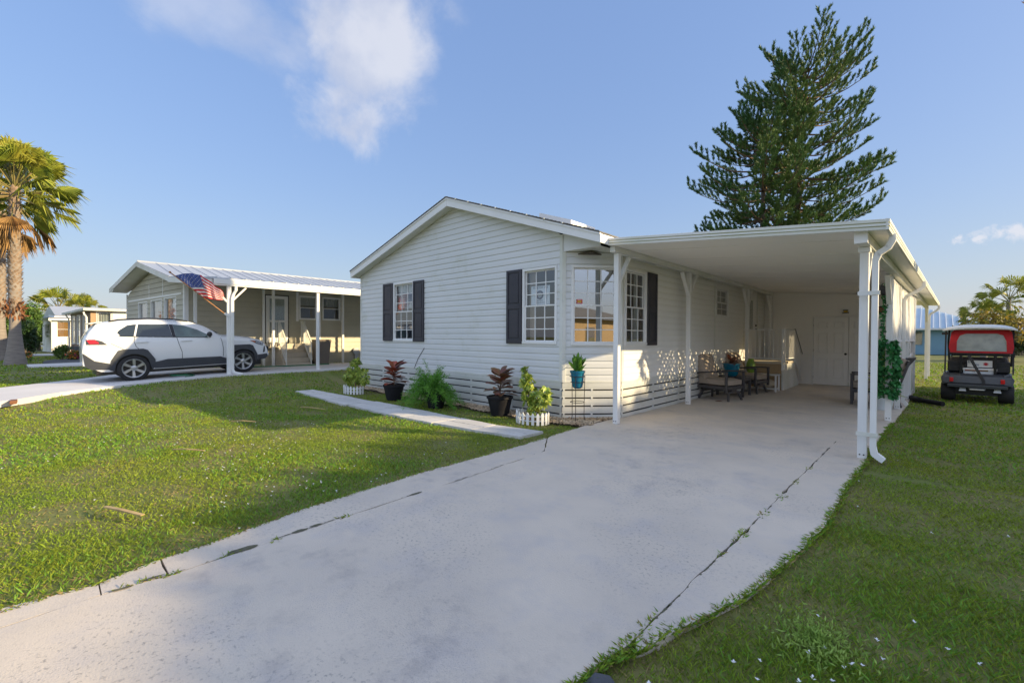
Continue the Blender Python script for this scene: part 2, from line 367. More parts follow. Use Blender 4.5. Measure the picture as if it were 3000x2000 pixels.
for d in (d3, d4, d5): dens = mth('MAXIMUM', dens, mth('MULTIPLY', d, .8))
# unseen broken cloud, added overhead and behind the camera as fill light
def sstep(v, a, b):
    m = N.new('ShaderNodeMapRange'); m.interpolation_type = 'SMOOTHSTEP'; m.inputs['From Min'].default_value = a; m.inputs['From Max'].default_value = b; Lk.new(v, m.inputs['Value']); return m.outputs[0]
nb_ = N.new('ShaderNodeTexNoise'); nb_.inputs['Scale'].default_value = 2.6; nb_.inputs['Detail'].default_value = 8; Lk.new(dirv, nb_.inputs['Vector'])
back = mth('MAXIMUM', sstep(sx.outputs['Z'], .68, .86), mth('MULTIPLY', sstep(mth('MULTIPLY', vdot(dirv, (F.x, F.y, 0)), -1.), -.05, .35), sstep(sx.outputs['Z'], .03, .25)))
back = mth('MULTIPLY', back, sstep(nb_.outputs['Fac'], .36, .56)); back = mth('MULTIPLY', back, .92)
bg2 = N.new('ShaderNodeBackground'); bg2.inputs['Color'].default_value = (.66, .67, .74, 1); bg2.inputs['Strength'].default_value = .42
bg3 = N.new('ShaderNodeBackground'); bg3.inputs['Color'].default_value = (.55, .63, .80, 1); bg3.inputs['Strength'].default_value = .62
cn = N.new('ShaderNodeTexNoise'); cn.inputs['Scale'].default_value = 9.; cn.inputs['Detail'].default_value = 7; Lk.new(dirv, cn.inputs['Vector'])
cm = N.new('ShaderNodeMix'); cm.data_type = 'RGBA'; Lk.new(sstep(cn.outputs['Fac'], .36, .62), cm.inputs['Factor']); cm.inputs['A'].default_value = (.52, .56, .68, 1); cm.inputs['B'].default_value = (.70, .71, .77, 1); Lk.new(cm.outputs['Result'], bg2.inputs['Color'])
mxs = N.new('ShaderNodeMixShader'); Lk.new(dens, mxs.inputs[0])
lum = vdot(sky.outputs[0], (.2, .5, .3)); fac_ = mth('POWER', mth('MAXIMUM', lum, .02), -.64)     # compresses the sky's brightness range to even it out
vs_ = N.new('ShaderNodeVectorMath'); vs_.operation = 'SCALE'; Lk.new(sky.outputs[0], vs_.inputs[0]); Lk.new(fac_, vs_.inputs['Scale'])
hz = mth('MULTIPLY', mth('POWER', 2.718, mth('MULTIPLY', mth('MAXIMUM', sx.outputs['Z'], 0.), -9.)), .80)     # pale air towards the horizon
hm = N.new('ShaderNodeMix'); hm.data_type = 'RGBA'; Lk.new(hz, hm.inputs['Factor']); Lk.new(vs_.outputs[0], hm.inputs['A']); hm.inputs['B'].default_value = (1.45, 1.62, 1.86, 1); tn_ = N.new('ShaderNodeMix'); tn_.data_type = 'RGBA'; tn_.blend_type = 'MULTIPLY'; tn_.inputs['Factor'].default_value = 1; Lk.new(hm.outputs['Result'], tn_.inputs['A']); tn_.inputs['B'].default_value = (1.0, .975, 1.07, 1); Lk.new(tn_.outputs['Result'], bg.inputs['Color']); Lk.new(bg.outputs[0], mxs.inputs[1]); Lk.new(bg2.outputs[0], mxs.inputs[2])
mx3 = N.new('ShaderNodeMixShader'); Lk.new(back, mx3.inputs[0]); Lk.new(mxs.outputs[0], mx3.inputs[1]); Lk.new(bg3.outputs[0], mx3.inputs[2])
Lk.new(mx3.outputs[0], N['World Output'].inputs['Surface'])
scene.view_settings.view_transform = 'Standard'; scene.view_settings.look = 'None'; scene.view_settings.exposure = 1.47; scene.view_settings.gamma = 1.0
scene.cycles.max_bounces = 10; scene.cycles.diffuse_bounces = 6; scene.cycles.transparent_max_bounces = 16
scene.cycles.use_denoising = True

# ------------------------------------------------------------------ ground
def smooth(a, b, x):
    t = np.clip((x-a)/(b-a), 0, 1); return t*t*(3-2*t)
def G(x, y):
    x = np.asarray(x, float); y = np.asarray(y, float)
    n = np.clip(.163 + .037*y, -.05, .30); far = smooth(20, 24, -x); n = n*(1-far) + .2*far
    return smooth(12.6, 15.0, -x)*n
gx = np.concatenate([[-600,-250,-120,-80,-60], np.linspace(-50,-26,9), np.linspace(-25,-11,29), np.linspace(-10,20,16), [40,80,200,600]])
gy = np.concatenate([[-600,-200,-60,-30,-15], np.linspace(-10,20,41), [25,30,40,60,90,150,300,700]])
XX, YY = np.meshgrid(gx, gy); ZZ = G(XX, YY) - .035
V = np.stack([XX, YY, ZZ], -1).reshape(-1, 3); nx = len(gx)
Fq = [(j*nx+i, j*nx+i+1, (j+1)*nx+i+1, (j+1)*nx+i) for j in range(len(gy)-1) for i in range(nx-1)]
tag(arr_mesh('ground', V, Fq, M['lawn'], smooth=True), kind='structure')

def resample(poly, step=.12, jit=.012):
    out = []; n = len(poly)
    for i in range(n):
        a = np.array(poly[i], float); b = np.array(poly[(i+1) % n], float); L = np.linalg.norm(b-a); k = max(1, int(L/step))
        for j in range(k):
            p = a + (b-a)*j/k
            if j > 0 or jit == 0: p = p + rng.normal(size=2)*jit*.5
            out.append(p)
    return out
def slab_mesh(mb, poly, top, thick=.12, jit=.012, step=.12, m=0):
    P = resample(poly, step, jit)
    if callable(top): mb.prism([(p[0], p[1], float(top(p[0], p[1]))) for p in P], (0,0,-thick), m)
    else: mb.prism([(p[0], p[1], top) for p in P], (0,0,-thick), m)
JL = [(-3.437,-.173),(-3.458,.204),(-3.433,.532),(-3.496,1.366),(-3.561,3.178),(-3.657,4.484),(-4.10,5.1)]
LE = [(-4.15,-6.),(-3.684,-.185),(-3.641,.215),(-3.737,.509),(-3.77,.799),(-3.94,1.54),(-4.062,2.795),(-4.096,4.543),(-4.16,5.1),(-4.218,6.34)]
g = .011
mb = MB()
slab_mesh(mb, [(-3.9,-6)] + [(x+g, y) for x, y in JL] + [(-4.14,5.25),(-4.218,6.34),(-4.17,7.30),(-4.13,7.34),(-4.13,17.05),(-.30,17.05),(-.36,13.69),(-.46,10.28),(-.54,7.912),(-.955,7.872),(-.978,7.87),(-1.028,3.6),(-1.056,2.215),(-1.053,1.93),(-1.12,1.45),(-1.2,-1.),(-1.3,-6)], 0., jit=.014)
def strip(y0, y1, wig=0):
    L = [p for p in LE if y0 < p[1] < y1]; J = [p for p in JL if y0 < p[1] < y1]
    ip = lambda A, y: np.interp(y, [a[1] for a in A], [a[0] for a in A])
    return [(ip(LE, y0)-.0, y0)] + L + [(ip(LE, y1), y1)] + [(ip(JL, y1)-g, y1+wig)] + [(x-g, y) for x, y in J[::-1]] + [(ip(JL, y0)-g, y0+wig)]
for a, b in ((-6, .205), (.212, .514), (.523, 5.1)): slab_mesh(mb, strip(a, b, 0), -.006, jit=.012)
slab_mesh(mb, [(-1.018,3.6),(-.965,7.86),(-.63,7.90),(-.541,6.832),(-.588,5.681),(-.587,4.35),(-.655,3.584),(-.773,2.729),(-.879,2.358),(-1.0,1.93),(-1.04,2.0),(-1.042,2.215)], .003, jit=.016)
tag(mb.build('driveway', M['concrete']), kind='structure')
mb = MB(); slab_mesh(mb, [(-3.60,-4),(-3.30,-4),(-3.40,3),(-3.55,4.9),(-3.75,4.9)], -.02, .02, 0, 1); slab_mesh(mb, [(-1.09,1.95),(-1.0,1.95),(-.93,7.95),(-1.05,7.95)], -.02, .02, 0, 1)
tag(mb.build('joint_soil', M['soil']), kind='structure')
dm = MB()
def dirt(P, n, w0):
    P = np.array(P); d_ = np.linalg.norm(np.diff(P, axis=0), axis=1); cs = np.concatenate([[0], np.cumsum(d_)])
    for _ in range(n):
        s0 = rng.random()*cs[-1]; L_ = .02+.10*rng.random()**2; w_ = w0*(.5+rng.random()); k = 9; a = []
        for i in range(k):
            x_ = np.interp(s0+L_*i/(k-1), cs, P[:, 0]); y_ = np.interp(s0+L_*i/(k-1), cs, P[:, 1]); h_ = w_*math.sin(math.pi*(i+.3)/(k-.4))*(.6+.6*rng.random()); a.append((x_, y_, h_))
        dm.add([(x-h, y, .004) for x, y, h in a] + [(x+h, y, .004) for x, y, h in a[::-1]], [tuple(range(2*k))])
dirt(JL[:6], 40, .006); dirt([(-1.018,3.6),(-.966,7.86)], 34, .005); dirt([(-1.045,2.0),(-1.022,3.6)], 18, .006); dirt([(-.97,7.885),(-.6,7.91)], 4, .003); dirt([(-3.62,.209),(-3.46,.209)], 0, .004)
for c in ((-3.47,.93,.03,.10),(-3.49,1.32,.022,.06),(-3.50,1.45,.02,.05),(-3.46,.44,.012,.06),(-3.44,.30,.012,.05),(-3.53,2.4,.016,.07)):
    n = 14; dm.add([(c[0]+c[2]*math.cos(2*math.pi*i/n)*(.8+.4*rng.random()), c[1]+c[3]*math.sin(2*math.pi*i/n)*(.8+.4*rng.random()), .0045) for i in range(n)], [tuple(range(n))])
tag(dm.build('joint_dirt', mat('mossy_dirt', (.13,.12,.085), (.08,.085,.04), 30., .95), fix=False), kind='stuff')
# stepping slab walkway across the front lawn
mb = MB()
xs = [-12.35,-11.3,-10.2,-9.15,-8.1,-7.1,-6.2,-5.3,-4.40]
yt = lambda x: np.interp(x, [-12.4,-7,-5.4,-4.3], [5.06,5.21,5.19,5.40]); yb = lambda x: np.interp(x, [-12.4,-11,-7.95,-5.6,-4.4], [4.60,4.51,4.45,4.615,4.85])
for a, b in zip(xs[:-1], xs[1:]):
    a2, b2 = a+.012, b-.012; e = rng.normal()*.02
    slab_mesh(mb, [(a2, yb(a)+e), (b2, yb(b)+e), (b2+.01, (yb(b)+yt(b))/2-.01), (a2+.01, (yb(a)+yt(a))/2-.01)], .006+rng.random()*.006, jit=.01)
    slab_mesh(mb, [(a2, (yb(a)+yt(a))/2+.012), (b2, (yb(b)+yt(b))/2+.012), (b2, yt(b)+e*.6), (a2, yt(a)+e*.6)], .004+rng.random()*.006, jit=.01)
tag(mb.build('walkway', M['paver']), kind='structure')
# neighbour's drive, other drives
nbz = lambda x, y: float(G(min(x, -15.0) if x > -20 else x, y)) + .012
def gslab(name, poly, m, lift=.012):
    bm = bmesh.new(); f = bm.faces.new([bm.verts.new((x, y, 0)) for x, y in poly]); bmesh.ops.triangulate(bm, faces=[f])
    for _ in range(4):
        es = [e for e in bm.edges if e.calc_length() > 1.2]
        if es: bmesh.ops.subdivide_edges(bm, edges=es, cuts=1); bmesh.ops.triangulate(bm, faces=[f for f in bm.faces if len(f.verts) > 4])
    bm.normal_update()
    for f in bm.faces:
        if f.normal.z < 0: f.normal_flip()
    for v in bm.verts: v.co.z = float(G(min(v.co.x, -15.0) if v.co.x > -20 else v.co.x, v.co.y)) + lift
    r = bmesh.ops.extrude_face_region(bm, geom=list(bm.faces)); 
    for v in [e for e in r['geom'] if isinstance(e, bmesh.types.BMVert)]: v.co.z -= .12
    me = bpy.data.meshes.new(name); bmesh.ops.recalc_face_normals(bm, faces=bm.faces); bm.to_mesh(me); bm.free(); me.materials.append(m)
    return tag(link(name, me), kind='structure')
NBD = [(-13.0,-2.2),(-13.35,-.85),(-13.6,-.43),(-14.3,.19),(-14.85,1.45),(-15.1,2.6),(-15.15,3.7),(-15.15,13),(-18.6,13),(-18.7,5),(-18.95,3.0),(-18.9,1.5),(-17.9,.53),(-17.05,-.82),(-15.6,-2.6)]
gslab('neighbour_driveway', NBD, M['concrete_new'])
gslab('side_path', [(-25.9,-.5),(-25.5,2.6),(-28.4,3.5),(-28.5,1.2),(-27.9,-.6)], M['concrete_new'])
gslab('asphalt_apron', [(-28.6,-.1),(-28.45,1.2),(-28.45,4),(-33.3,4.5),(-33.5,1.4),(-32.6,.45),(-31.8,.08),(-30,-.15)], M['asphalt'])
gslab('far_path', [(-39.5,-1.4),(-39.6,1.2),(-42.,1.8),(-42.,-1.2)], M['concrete_new'])

# ------------------------------------------------------------------ wall toolkit
class Fr:
    """a vertical wall frame: origin, direction along, outward normal"""
    def __init__(s, p, q):
        s.P = Vector((p[0], p[1], 0)); d = Vector((q[0]-p[0], q[1]-p[1], 0)); s.L = d.length; s.U = d.normalized(); s.N = Vector((s.U.y, -s.U.x, 0))
    def pt(s, u, n, z): p = s.P + s.U*u + s.N*n; return (p.x, p.y, z)
    def box(s, mb, u0, u1, n0, n1, z0, z1, m=0):
        return mb.hexa([s.pt(u0,n1,z0), s.pt(u1,n1,z0), s.pt(u1,n0,z0), s.pt(u0,n0,z0), s.pt(u0,n1,z1), s.pt(u1,n1,z1), s.pt(u1,n0,z1), s.pt(u0,n0,z1)], m)
    def bar(s, mb, a, b, w, h, m=0): return mb.bar(s.pt(*a), s.pt(*b), w, h, (0,0,1), m)
def siding(mb, fr, z0, z1, lim=None, holes=(), h=.127, u0=0, u1=None, dep=.014, style='dutch'):
    u1 = fr.L if u1 is None else u1
    lim = lim or (lambda z: (u0, u1))
    segs = []; z = z0
    while z < z1 - 1e-6:
        e = min(z+h, z1)
        prof = [(0,1.),(.60,.82),(.92,.10),(1,.10)] if style == 'dutch' else [(0,1.),(1,.12)]
        for (a, oa), (b, ob) in zip(prof[:-1], prof[1:]):
            za, zb = z+a*h, min(z+b*h, e)
            if zb > za: segs.append((za, oa*dep, zb, ob*dep, 0))
        segs.append((e, prof[-1][1]*dep, e, dep, 1)); z = e
    cuts = sorted({c for hh in holes for c in (hh[2], hh[3])})
    for za, oa, zb, ob, m in segs:
        zs = [za] + [c for c in cuts if za < c < zb] + [zb]
        for p, q in zip(zs[:-1], zs[1:]):
            t = lambda zz: oa if zb == za else oa + (ob-oa)*(zz-za)/(zb-za)
            ra, rb = lim(p), lim(q)
            if ra[1]-ra[0] < .002: continue
            edges = [(ra[0], rb[0])]
            hs = sorted([hh for hh in holes if hh[2] <= (p+q)/2 <= hh[3]])
            ivs = []; cur = (ra[0], rb[0])
            for hh in hs: ivs.append((cur, (hh[0], hh[0]))); cur = (hh[1], hh[1])
            ivs.append((cur, (ra[1], rb[1])))
            for (la, lb), (ha, hb) in ivs:
                if ha - la < 1e-4 and hb - lb < 1e-4: continue
                na, nb = (oa, ob) if za == zb else (t(p), t(q))
                mb.add([fr.pt(la, na, p), fr.pt(ha, na, p), fr.pt(max(hb, lb), nb, q), fr.pt(lb, nb, q)], [(0,1,2,3)], m)
def skirting(mb, fr, u0, u1, lines, z0, m=0):
    zs = [z0] + list(lines); 
    for a, b in zip(zs[:-1], zs[1:]):
        a2 = a + .014 if a != z0 else a; b2 = b - .012
        mb.add([fr.pt(u0,.004,a2), fr.pt(u1,.004,a2), fr.pt(u1,.014,(a2*.6+b2*.4)), fr.pt(u0,.014,(a2*.6+b2*.4))], [(0,1,2,3)], 0)
        mb.add([fr.pt(u0,.014,(a2*.6+b2*.4)), fr.pt(u1,.014,(a2*.6+b2*.4)), fr.pt(u1,.018,b2), fr.pt(u0,.018,b2)], [(0,1,2,3)], 0)
        mb.add([fr.pt(u0,.018,b2), fr.pt(u1,.018,b2), fr.pt(u1,-.01,b2), fr.pt(u0,-.01,b2)], [(0,1,2,3)], 0)
    fr.box(mb, u0, u1, -.05, -.015, z0, zs[-1]+.02, 1)
    k = max(2, int((u1-u0)/1.25))
    for z in lines:
        for i in range(k+1):
            u = u0 + .03 + (u1-u0-.06)*i/k; fr.box(mb, u-.016, u+.016, -.01, .021, z-.022, z+.022, 0)
def window(fr, u0, u1, z0, z1, parent, gl, cols=3, rows=3, case=.045, name='window', split=.5, curtain=None, casem=None, muntin=True, depth=.05):
    mb = MB(); c = case
    fr.box(mb, u0-c, u1+c, -.02, .03, z1, z1+c); fr.box(mb, u0-c, u1+c, -.02, .038, z0-c, z0)
    fr.box(mb, u0-c, u0, -.02, .030, z0, z1); fr.box(mb, u1, u1+c, -.02, .030, z0, z1)
    zm = z0 + (z1-z0)*split; s = .026
    for a, b, n in ((z0, zm+.015, .0), (zm-.015, z1, -.028)):   # lower sash outside, upper sash behind
        fr.box(mb, u0, u0+s, n-.022, n+.004, a, b); fr.box(mb, u1-s, u1, n-.022, n+.004, a, b)
        fr.box(mb, u0+s, u1-s, n-.022, n+.004, a, a+s); fr.box(mb, u0+s, u1-s, n-.022, n+.004, b-s, b)
    w_ = mb.build(name, casem or M['white'], parent, bevel=.003)
    for a, b, n in ((z0, zm+.015, .0), (zm-.015, z1, -.028)):
        g_ = MB(); g_.quad(fr.pt(u0+s,n-.011,a+s), fr.pt(u1-s,n-.011,a+s), fr.pt(u1-s,n-.011,b-s), fr.pt(u0+s,n-.011,b-s)); g_.build('pane', gl, w_, fix=False)
        if muntin:
            m_ = MB(); t = .0085
            for i in range(1, cols): u = u0+s+(u1-u0-2*s)*i/cols; fr.box(m_, u-t, u+t, n-.020, n-.002, a+s, b-s)
            for i in range(1, rows): z = a+s+(b-a-2*s)*i/rows; fr.box(m_, u0+s, u1-s, n-.019, n-.003, z-t, z+t)
            m_.build('muntins', M['white'], w_)
    if curtain:
        for (ca, cb, cz0, cz1, cm) in curtain:
            m_ = MB(); n = max(6, int((cb-ca)/.03)); pts = [(ca+(cb-ca)*i/n, -.14+.025*math.sin(i*1.9)) for i in range(n+1)]
            for (a, na), (b, nb) in zip(pts[:-1], pts[1:]): m_.add([fr.pt(a,na,cz0), fr.pt(b,nb,cz0), fr.pt(b,nb,cz1), fr.pt(a,na,cz1)], [(0,1,2,3)])
            m_.build('curtain', cm, w_, smooth=True)
    return w_
def shutter(fr, u0, u1, z0, z1, parent):
    mb = MB(); fr.box(mb, u0, u1, .014, .034, z0, z1); e = .055; zm = z0 + (z1-z0)*.5
    for a, b in ((z0, z0+.09), (zm-.045, zm+.045), (z1-e, z1)): fr.box(mb, u0+e, u1-e, .034, .050, a, b)
    fr.box(mb, u0, u0+e, .034, .050, z0, z1); fr.box(mb, u1-e, u1, .034, .050, z0, z1)
    for a, b in ((z0+.09, zm-.045), (zm+.045, z1-e)):
        fr.box(mb, u0+e+.03, u1-e-.03, .034, .044, a+.03, b-.03)
    return mb.build('shutter', M['shutter'], parent, bevel=.005)

# ------------------------------------------------------------------ the white home
home = thing('manufactured_home', 'white lap sided home with charcoal shutters and a gable facing the lawn', 'house', (-8.2, 6.5, 0))
A = (-12.399, 6.5); B = (-4.885, 6.5); Cc = (-4.153, 7.324); YB = 24.0
fG = Fr(A, B); fC = Fr(B, Cc); fS = Fr(Cc, (-4.153, YB)); fL = Fr((-12.399, YB), A)
AP = -7.97 + .0; zr = lambda x: (4.46 - (AP-x)*.2676) if x < AP else (4.46 - (x-AP)*.352)   # underside of the roof
ua = AP - A[0]
def glim(z):
    l = 0. if z <= zr(A[0]) else ua - (4.46-z)/.2676
    r = fG.L if z <= zr(B[0]) else ua + (4.46-z)/.352
    return (l, max(l, r))
SK = .665; LN = [.073, .221, .369, .517, .665]
wins = [(-10.545-A[0], -9.68-A[0], 1.40, 2.87), (-5.815-A[0], -5.05-A[0], 1.40, 2.775)]
WS = [(7.475-7.324, 8.245-7.324, 1.385, 2.745), (12.30-7.324, 13.19-7.324, 2.09, 2.79), (15.2-7.324, 16.08-7.324, .80, 2.86)]
WC = [(.20, .992, 1.385, 2.765)]
ex = lambda hs: [(a-.045, b+.045, c-.045, d+.045) for a, b, c, d in hs]
mb = MB(); siding(mb, fG, SK+.01, 4.46, glim, ex(wins)); mb.add([fG.pt(fG.L,.004,3.05), fG.pt(fG.L+.80,.004,3.05), fG.pt(fG.L+.80,.004,zr(-4.085)+.05), fG.pt(fG.L,.004,zr(-4.885)+.05)], [(0,1,2,3)], 0)
mb.build('front_wall', [M['siding'], M['algae']], home, fix=False)
mb = MB(); siding(mb, fC, SK+.01, 3.05, None, ex(WC)); mb.build('corner_wall', [M['siding'], M['algae']], home, fix=False)
mb = MB(); siding(mb, fS, SK+.01, 3.10, None, ex(WS)); mb.build('carport_wall', [M['siding_brightened'], M['algae']], home, fix=False)
mb = MB(); siding(mb, fL, SK+.01, 3.27); mb.build('rear_side_wall', [M['siding'], M['algae']], home, fix=False)
mb = MB(); fB = Fr((-4.153, YB), (-12.399, YB)); mb.add([fB.pt(0,0,0), fB.pt(fB.L,0,0), fB.pt(fB.L,0,3.2), fB.pt(fB.L-ua,0,4.4), fB.pt(0,0,3.05)], [(0,1,2,3,4)]); mb.build('back_wall', M['siding'], home)
mb = MB()
for fr in (fG, fC, fS, fL): skirting(mb, fr, -.002, fr.L+.002, LN, -.03)
mb.build('skirting', [M['skirt'], M['dark']], home)
mb = MB(); t = .055
for fr, zt in ((fG, zr(A[0])+.0), (fC, 3.06), (fS, 3.06)):
    fr.box(mb, -.008, t, .0, .028, SK-.005, zt)
fG.box(mb, fG.L-t, fG.L+.012, .0, .028, SK-.005, 3.36); fC.box(mb, fC.L-t, fC.L+.01, .0, .028, SK-.005, 3.05)
for y in (12.16, 14.70): fS.box(mb, y-7.324-.03, y-7.324+.03, .008, .026, SK, 3.05)
for y in (15.10, 16.13): fS.box(mb, y-7.324-.035, y-7.324+.035, .008, .03, .80, 2.95)
fG.box(mb, .05, fG.L-.05, .0, .022, SK-.012, SK+.03); fC.box(mb, .05, fC.L-.05, .0, .022, SK-.012, SK+.02); fS.box(mb, .05, fS.L, .0, .022, SK-.012, SK+.02)
mb.build('corner_trim', M['white_old'], home, bevel=.004)
# roof
yf = 6.235; th = .05
def slab_roof(mb, xa, za, xb, zb, y0, y1, t, m=0):
    mb.prism([(xa,y0,za),(xb,y0,zb),(xb,y0,zb+t),(xa,y0,za+t)], (0,y1-y0,0), m)
mb = MB(); xl, xr = -12.56, -3.93; zt = lambda x: zr(x) + .165
slab_roof(mb, xl, zt(xl), AP, zt(AP), yf-.022, YB+.3, .022); slab_roof(mb, AP, zt(AP), xr, zt(xr), yf-.022, YB+.3, .022)
for i in range(46):     # butt ends of the shingle courses show along the rakes
    for x0, x1 in ((xl, AP), (AP, xr)):
        f0 = i/46; x = x0 + (x1-x0)*f0; d = (x1-x0)/46
        mb.bar((x, yf-.024, zt(x)+.020), (x+d*.9, yf-.024, zt(x+d*.9)+.027), .010, .012)
roof = mb.build('roof', M['shingle'], home)
mb = MB()
slab_roof(mb, xl, zt(xl)-.18, AP-.004, zt(AP)-.185, yf, yf+.03, .178); slab_roof(mb, AP+.004, zt(AP)-.185, xr, zt(xr)-.16, yf, yf+.03, .158)
slab_roof(mb, xl, zt(xl)-.03, AP, zt(AP)-.03, yf-.018, yf-.001, .028); slab_roof(mb, AP, zt(AP)-.03, xr, zt(xr)-.03, yf-.018, yf-.001, .028)
mb.box(xl, xl+.03, yf+.031, YB+.3, zt(xl)-.18, zt(xl)-.01); mb.box(xr-.03, xr, yf+.031, YB+.3, zt(xr)-.16, zt(xr)-.01)
mb.build('rake_board', M['white'], roof, bevel=.004)
for i in range(9):
    x = AP + .35 + i*.42; mb = MB(); mb.lathe([(.022,0),(.018,.012),(.004,.016)], (x, yf-.034, zt(x)+.012), 8, 0, 'z'); mb.build('rake_clip', M['white_old'], roof)
mb = MB()
slab_roof(mb, xl+.031, zt(xl+.03)-.16, AP-.01, zt(AP)-.165, yf+.031, 6.49, .012); slab_roof(mb, AP+.01, zt(AP)-.165, xr-.031, zt(xr)-.14, yf+.031, 6.49, .012)
mb.box(xl+.031, A[0]-.02, 6.49, YB, zt(xl)-.165, zt(xl)-.150)
mb.add([(-4.885,6.495,3.052),(-4.085,6.495,3.052),(-4.085,7.33,3.052),(-4.153,7.33,3.052),(-4.885,6.52,3.052)], [(0,1,2,3,4)]); mb.box(-4.18,-3.965,7.33,YB,3.058,3.068)
mb.build('soffit', M['white_old'], roof)
mb = MB(); slab_roof(mb, -6.25, zt(-6.25)+.04, -5.40, zt(-5.40)+.04, 7.45, 8.35, .15); mb.build('skylight', M['white'], roof, bevel=.02)
# windows, shutters
cur = lambda a, b, w_, z0, z1, m=None: [(a+.02, a+w_, z0, z1, m or M['curtain']), (b-w_, b-.02, z0, z1, m or M['curtain'])]
a, b, c, d = wins[0]; window(fG, a, b, c, d, home, M['glass'], 3, 3, curtain=[(a+.02, b-.02, (c+d)/2+.1, d, M['blind'])])
a, b, c, d = wins[1]; window(fG, a, b, c, d, home, M['glass'], 3, 3, curtain=cur(a, b, .14, c, d))
a, b, c, d = WC[0]; window(fC, a, b, c, d, home, M['glass_bay'], 3, 3)
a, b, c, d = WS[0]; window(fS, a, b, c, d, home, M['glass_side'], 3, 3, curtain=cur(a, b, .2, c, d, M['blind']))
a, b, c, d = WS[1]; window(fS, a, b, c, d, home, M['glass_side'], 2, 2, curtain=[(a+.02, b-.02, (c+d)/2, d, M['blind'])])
X0 = A[0]
shutter(fG, -11.09-X0, -10.60-X0, 1.36, 2.93, home); shutter(fG, -9.63-X0, -9.17-X0, 1.355, 2.90, home); shutter(fG, -6.285-X0, -5.872-X0, 1.355, 2.83, home)
shutter(fS, 8.295-7.324, 8.72-7.324, 1.33, 2.80, home)
# carport door with a tall glass light
a, b, c, d = WS[2]; mb = MB(); fS.box(mb, a-.04, b+.04, -.03, .0, c-.04, d+.04); 
for q in ((a+.1,b-.1,c+.15,1.55),): fS.box(mb, *q[:2], .0, .012, *q[2:])
door = mb.build('door', M['white'], home, bevel=.004)
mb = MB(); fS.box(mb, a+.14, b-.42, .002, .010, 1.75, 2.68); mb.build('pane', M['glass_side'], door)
mb = MB(); fS.box(mb, b-.12, b-.08, .0, .05, 1.73, 1.79); fS.box(mb, b-.12, b-.08, .0, .03, 1.86, 1.92); mb.build('handle', M['iron'], door)
mb = MB(); mb.tube([fG.pt(-9.16-X0,.02,1.20), fG.pt(-9.42-X0,.022,.93), fG.pt(-9.60-X0,.02,.66)], .006, 6); mb.build('cable', M['shutter'], home)
# the room behind the glass
mb = MB(); mb.box(-12.2,-4.4,7.6,12.,.69,.72); mb.box(-12.2,-4.4,6.7,12.,3.0,3.02); mb.quad((-12.2,12,.7),(-4.4,12,.7),(-4.4,12,3.),(-12.2,12,3.)); mb.quad((-8,6.7,.7),(-8,12,.7),(-8,12,3),(-8,6.7,3)); mb.box(-12.2,-5.4,6.7,7.6,.69,.72)
mb.build('interior', M['room'], home)

# signs in the windows
fs = thing('for_sale_sign', 'white home for sale sign with a round navy emblem in the front window', 'sign', fG.pt(-5.55-X0, -.06, 2.1))
u0, u1 = -5.70-X0, -5.235-X0
mb = MB(); fG.box(mb, u0, u1, -.064, -.060, 2.115, 2.475); mb.build('board', M['sign_white'], fs)
def text_mesh(cu, name):
    t_ = bpy.data.objects.new(name+'_curve', cu); COL.objects.link(t_); dg = bpy.context.evaluated_depsgraph_get()
    me = bpy.data.meshes.new_from_object(t_.evaluated_get(dg)); me.name = name; bpy.data.objects.remove(t_)
    o = bpy.data.objects.new(name, me); COL.objects.link(o); return o
def text(body, size, loc, fr, mm, parent, name='lettering', ext=.0008, align='CENTER'):
    cu = bpy.data.curves.new(name, 'FONT'); cu.body = body; cu.size = size; cu.align_x = align; cu.extrude = ext; cu.materials.append(mm)
    o = text_mesh(cu, name)
    o.matrix_world = Matrix(((fr.U.x, 0, fr.N.x, loc[0]), (fr.U.y, 0, fr.N.y, loc[1]), (0, 1, 0, loc[2]), (0,0,0,1)))
    o.parent = parent; o.matrix_parent_inverse = Matrix.Translation(parent.location).inverted() if parent.type == 'EMPTY' else Matrix.Identity(4)
    return o
um = (u0+u1)/2
text('HOME FOR SALE', .052, fG.pt(um, -.058, 2.425), fG, M['ink'], fs)
mb = MB()
def ring(fr, u, z, r0, r1, n, a0, a1, k=28, m=0):
    for i in range(k):
        p, q = a0+(a1-a0)*i/k, a0+(a1-a0)*(i+1)/k
        mb.add([fr.pt(u+r0*math.cos(p), n, z+r0*math.sin(p)), fr.pt(u+r1*math.cos(p), n, z+r1*math.sin(p)), fr.pt(u+r1*math.cos(q), n, z+r1*math.sin(q)), fr.pt(u+r0*math.cos(q), n, z+r0*math.sin(q))], [(0,1,2,3)], m)
ring(fG, um-.01, 2.30, .052, .088, -.0575, 0, 2*math.pi)
ring(fG, um-.01, 2.30, .014, .024, -.0575, 0, 2*math.pi)
for i in range(8):
    p = i*math.pi/4; ring(fG, um-.01, 2.30, .030, .052, -.0576, p, p+.42, 4)
ring(fG, um-.01, 2.30, .060, .066, -.0570, 2.4, 3.8, 10, 1)
mb.build('emblem', [M['ink'], M['ink_red']], fs, fix=False)
mb = MB()
for z, n_, s_ in ((2.185, 10, .017), (2.145, 12, .017)):
    for i in range(n_):
        u = um - .1 + i*.0175; fG.box(mb, u, u+.010, -.0598, -.0585, z, z+.016*(1+.35*((i*7) % 3 == 0)))
mb.build('small_print', M['ink'], fs)
ns = thing('window_notice', 'small red and yellow notice stuck on the glass of the angled corner window', 'notice', fC.pt(.4, -.05, 2.2))
mb = MB(); fC.box(mb, .265, .375, -.036, -.032, 2.105, 2.19); mb.build('card', M['ink_red'], ns)
mb = MB(); fC.box(mb, .282, .355, -.032, -.030, 2.131, 2.164); mb.build('yellow_panel', M['ink_yellow'], ns)
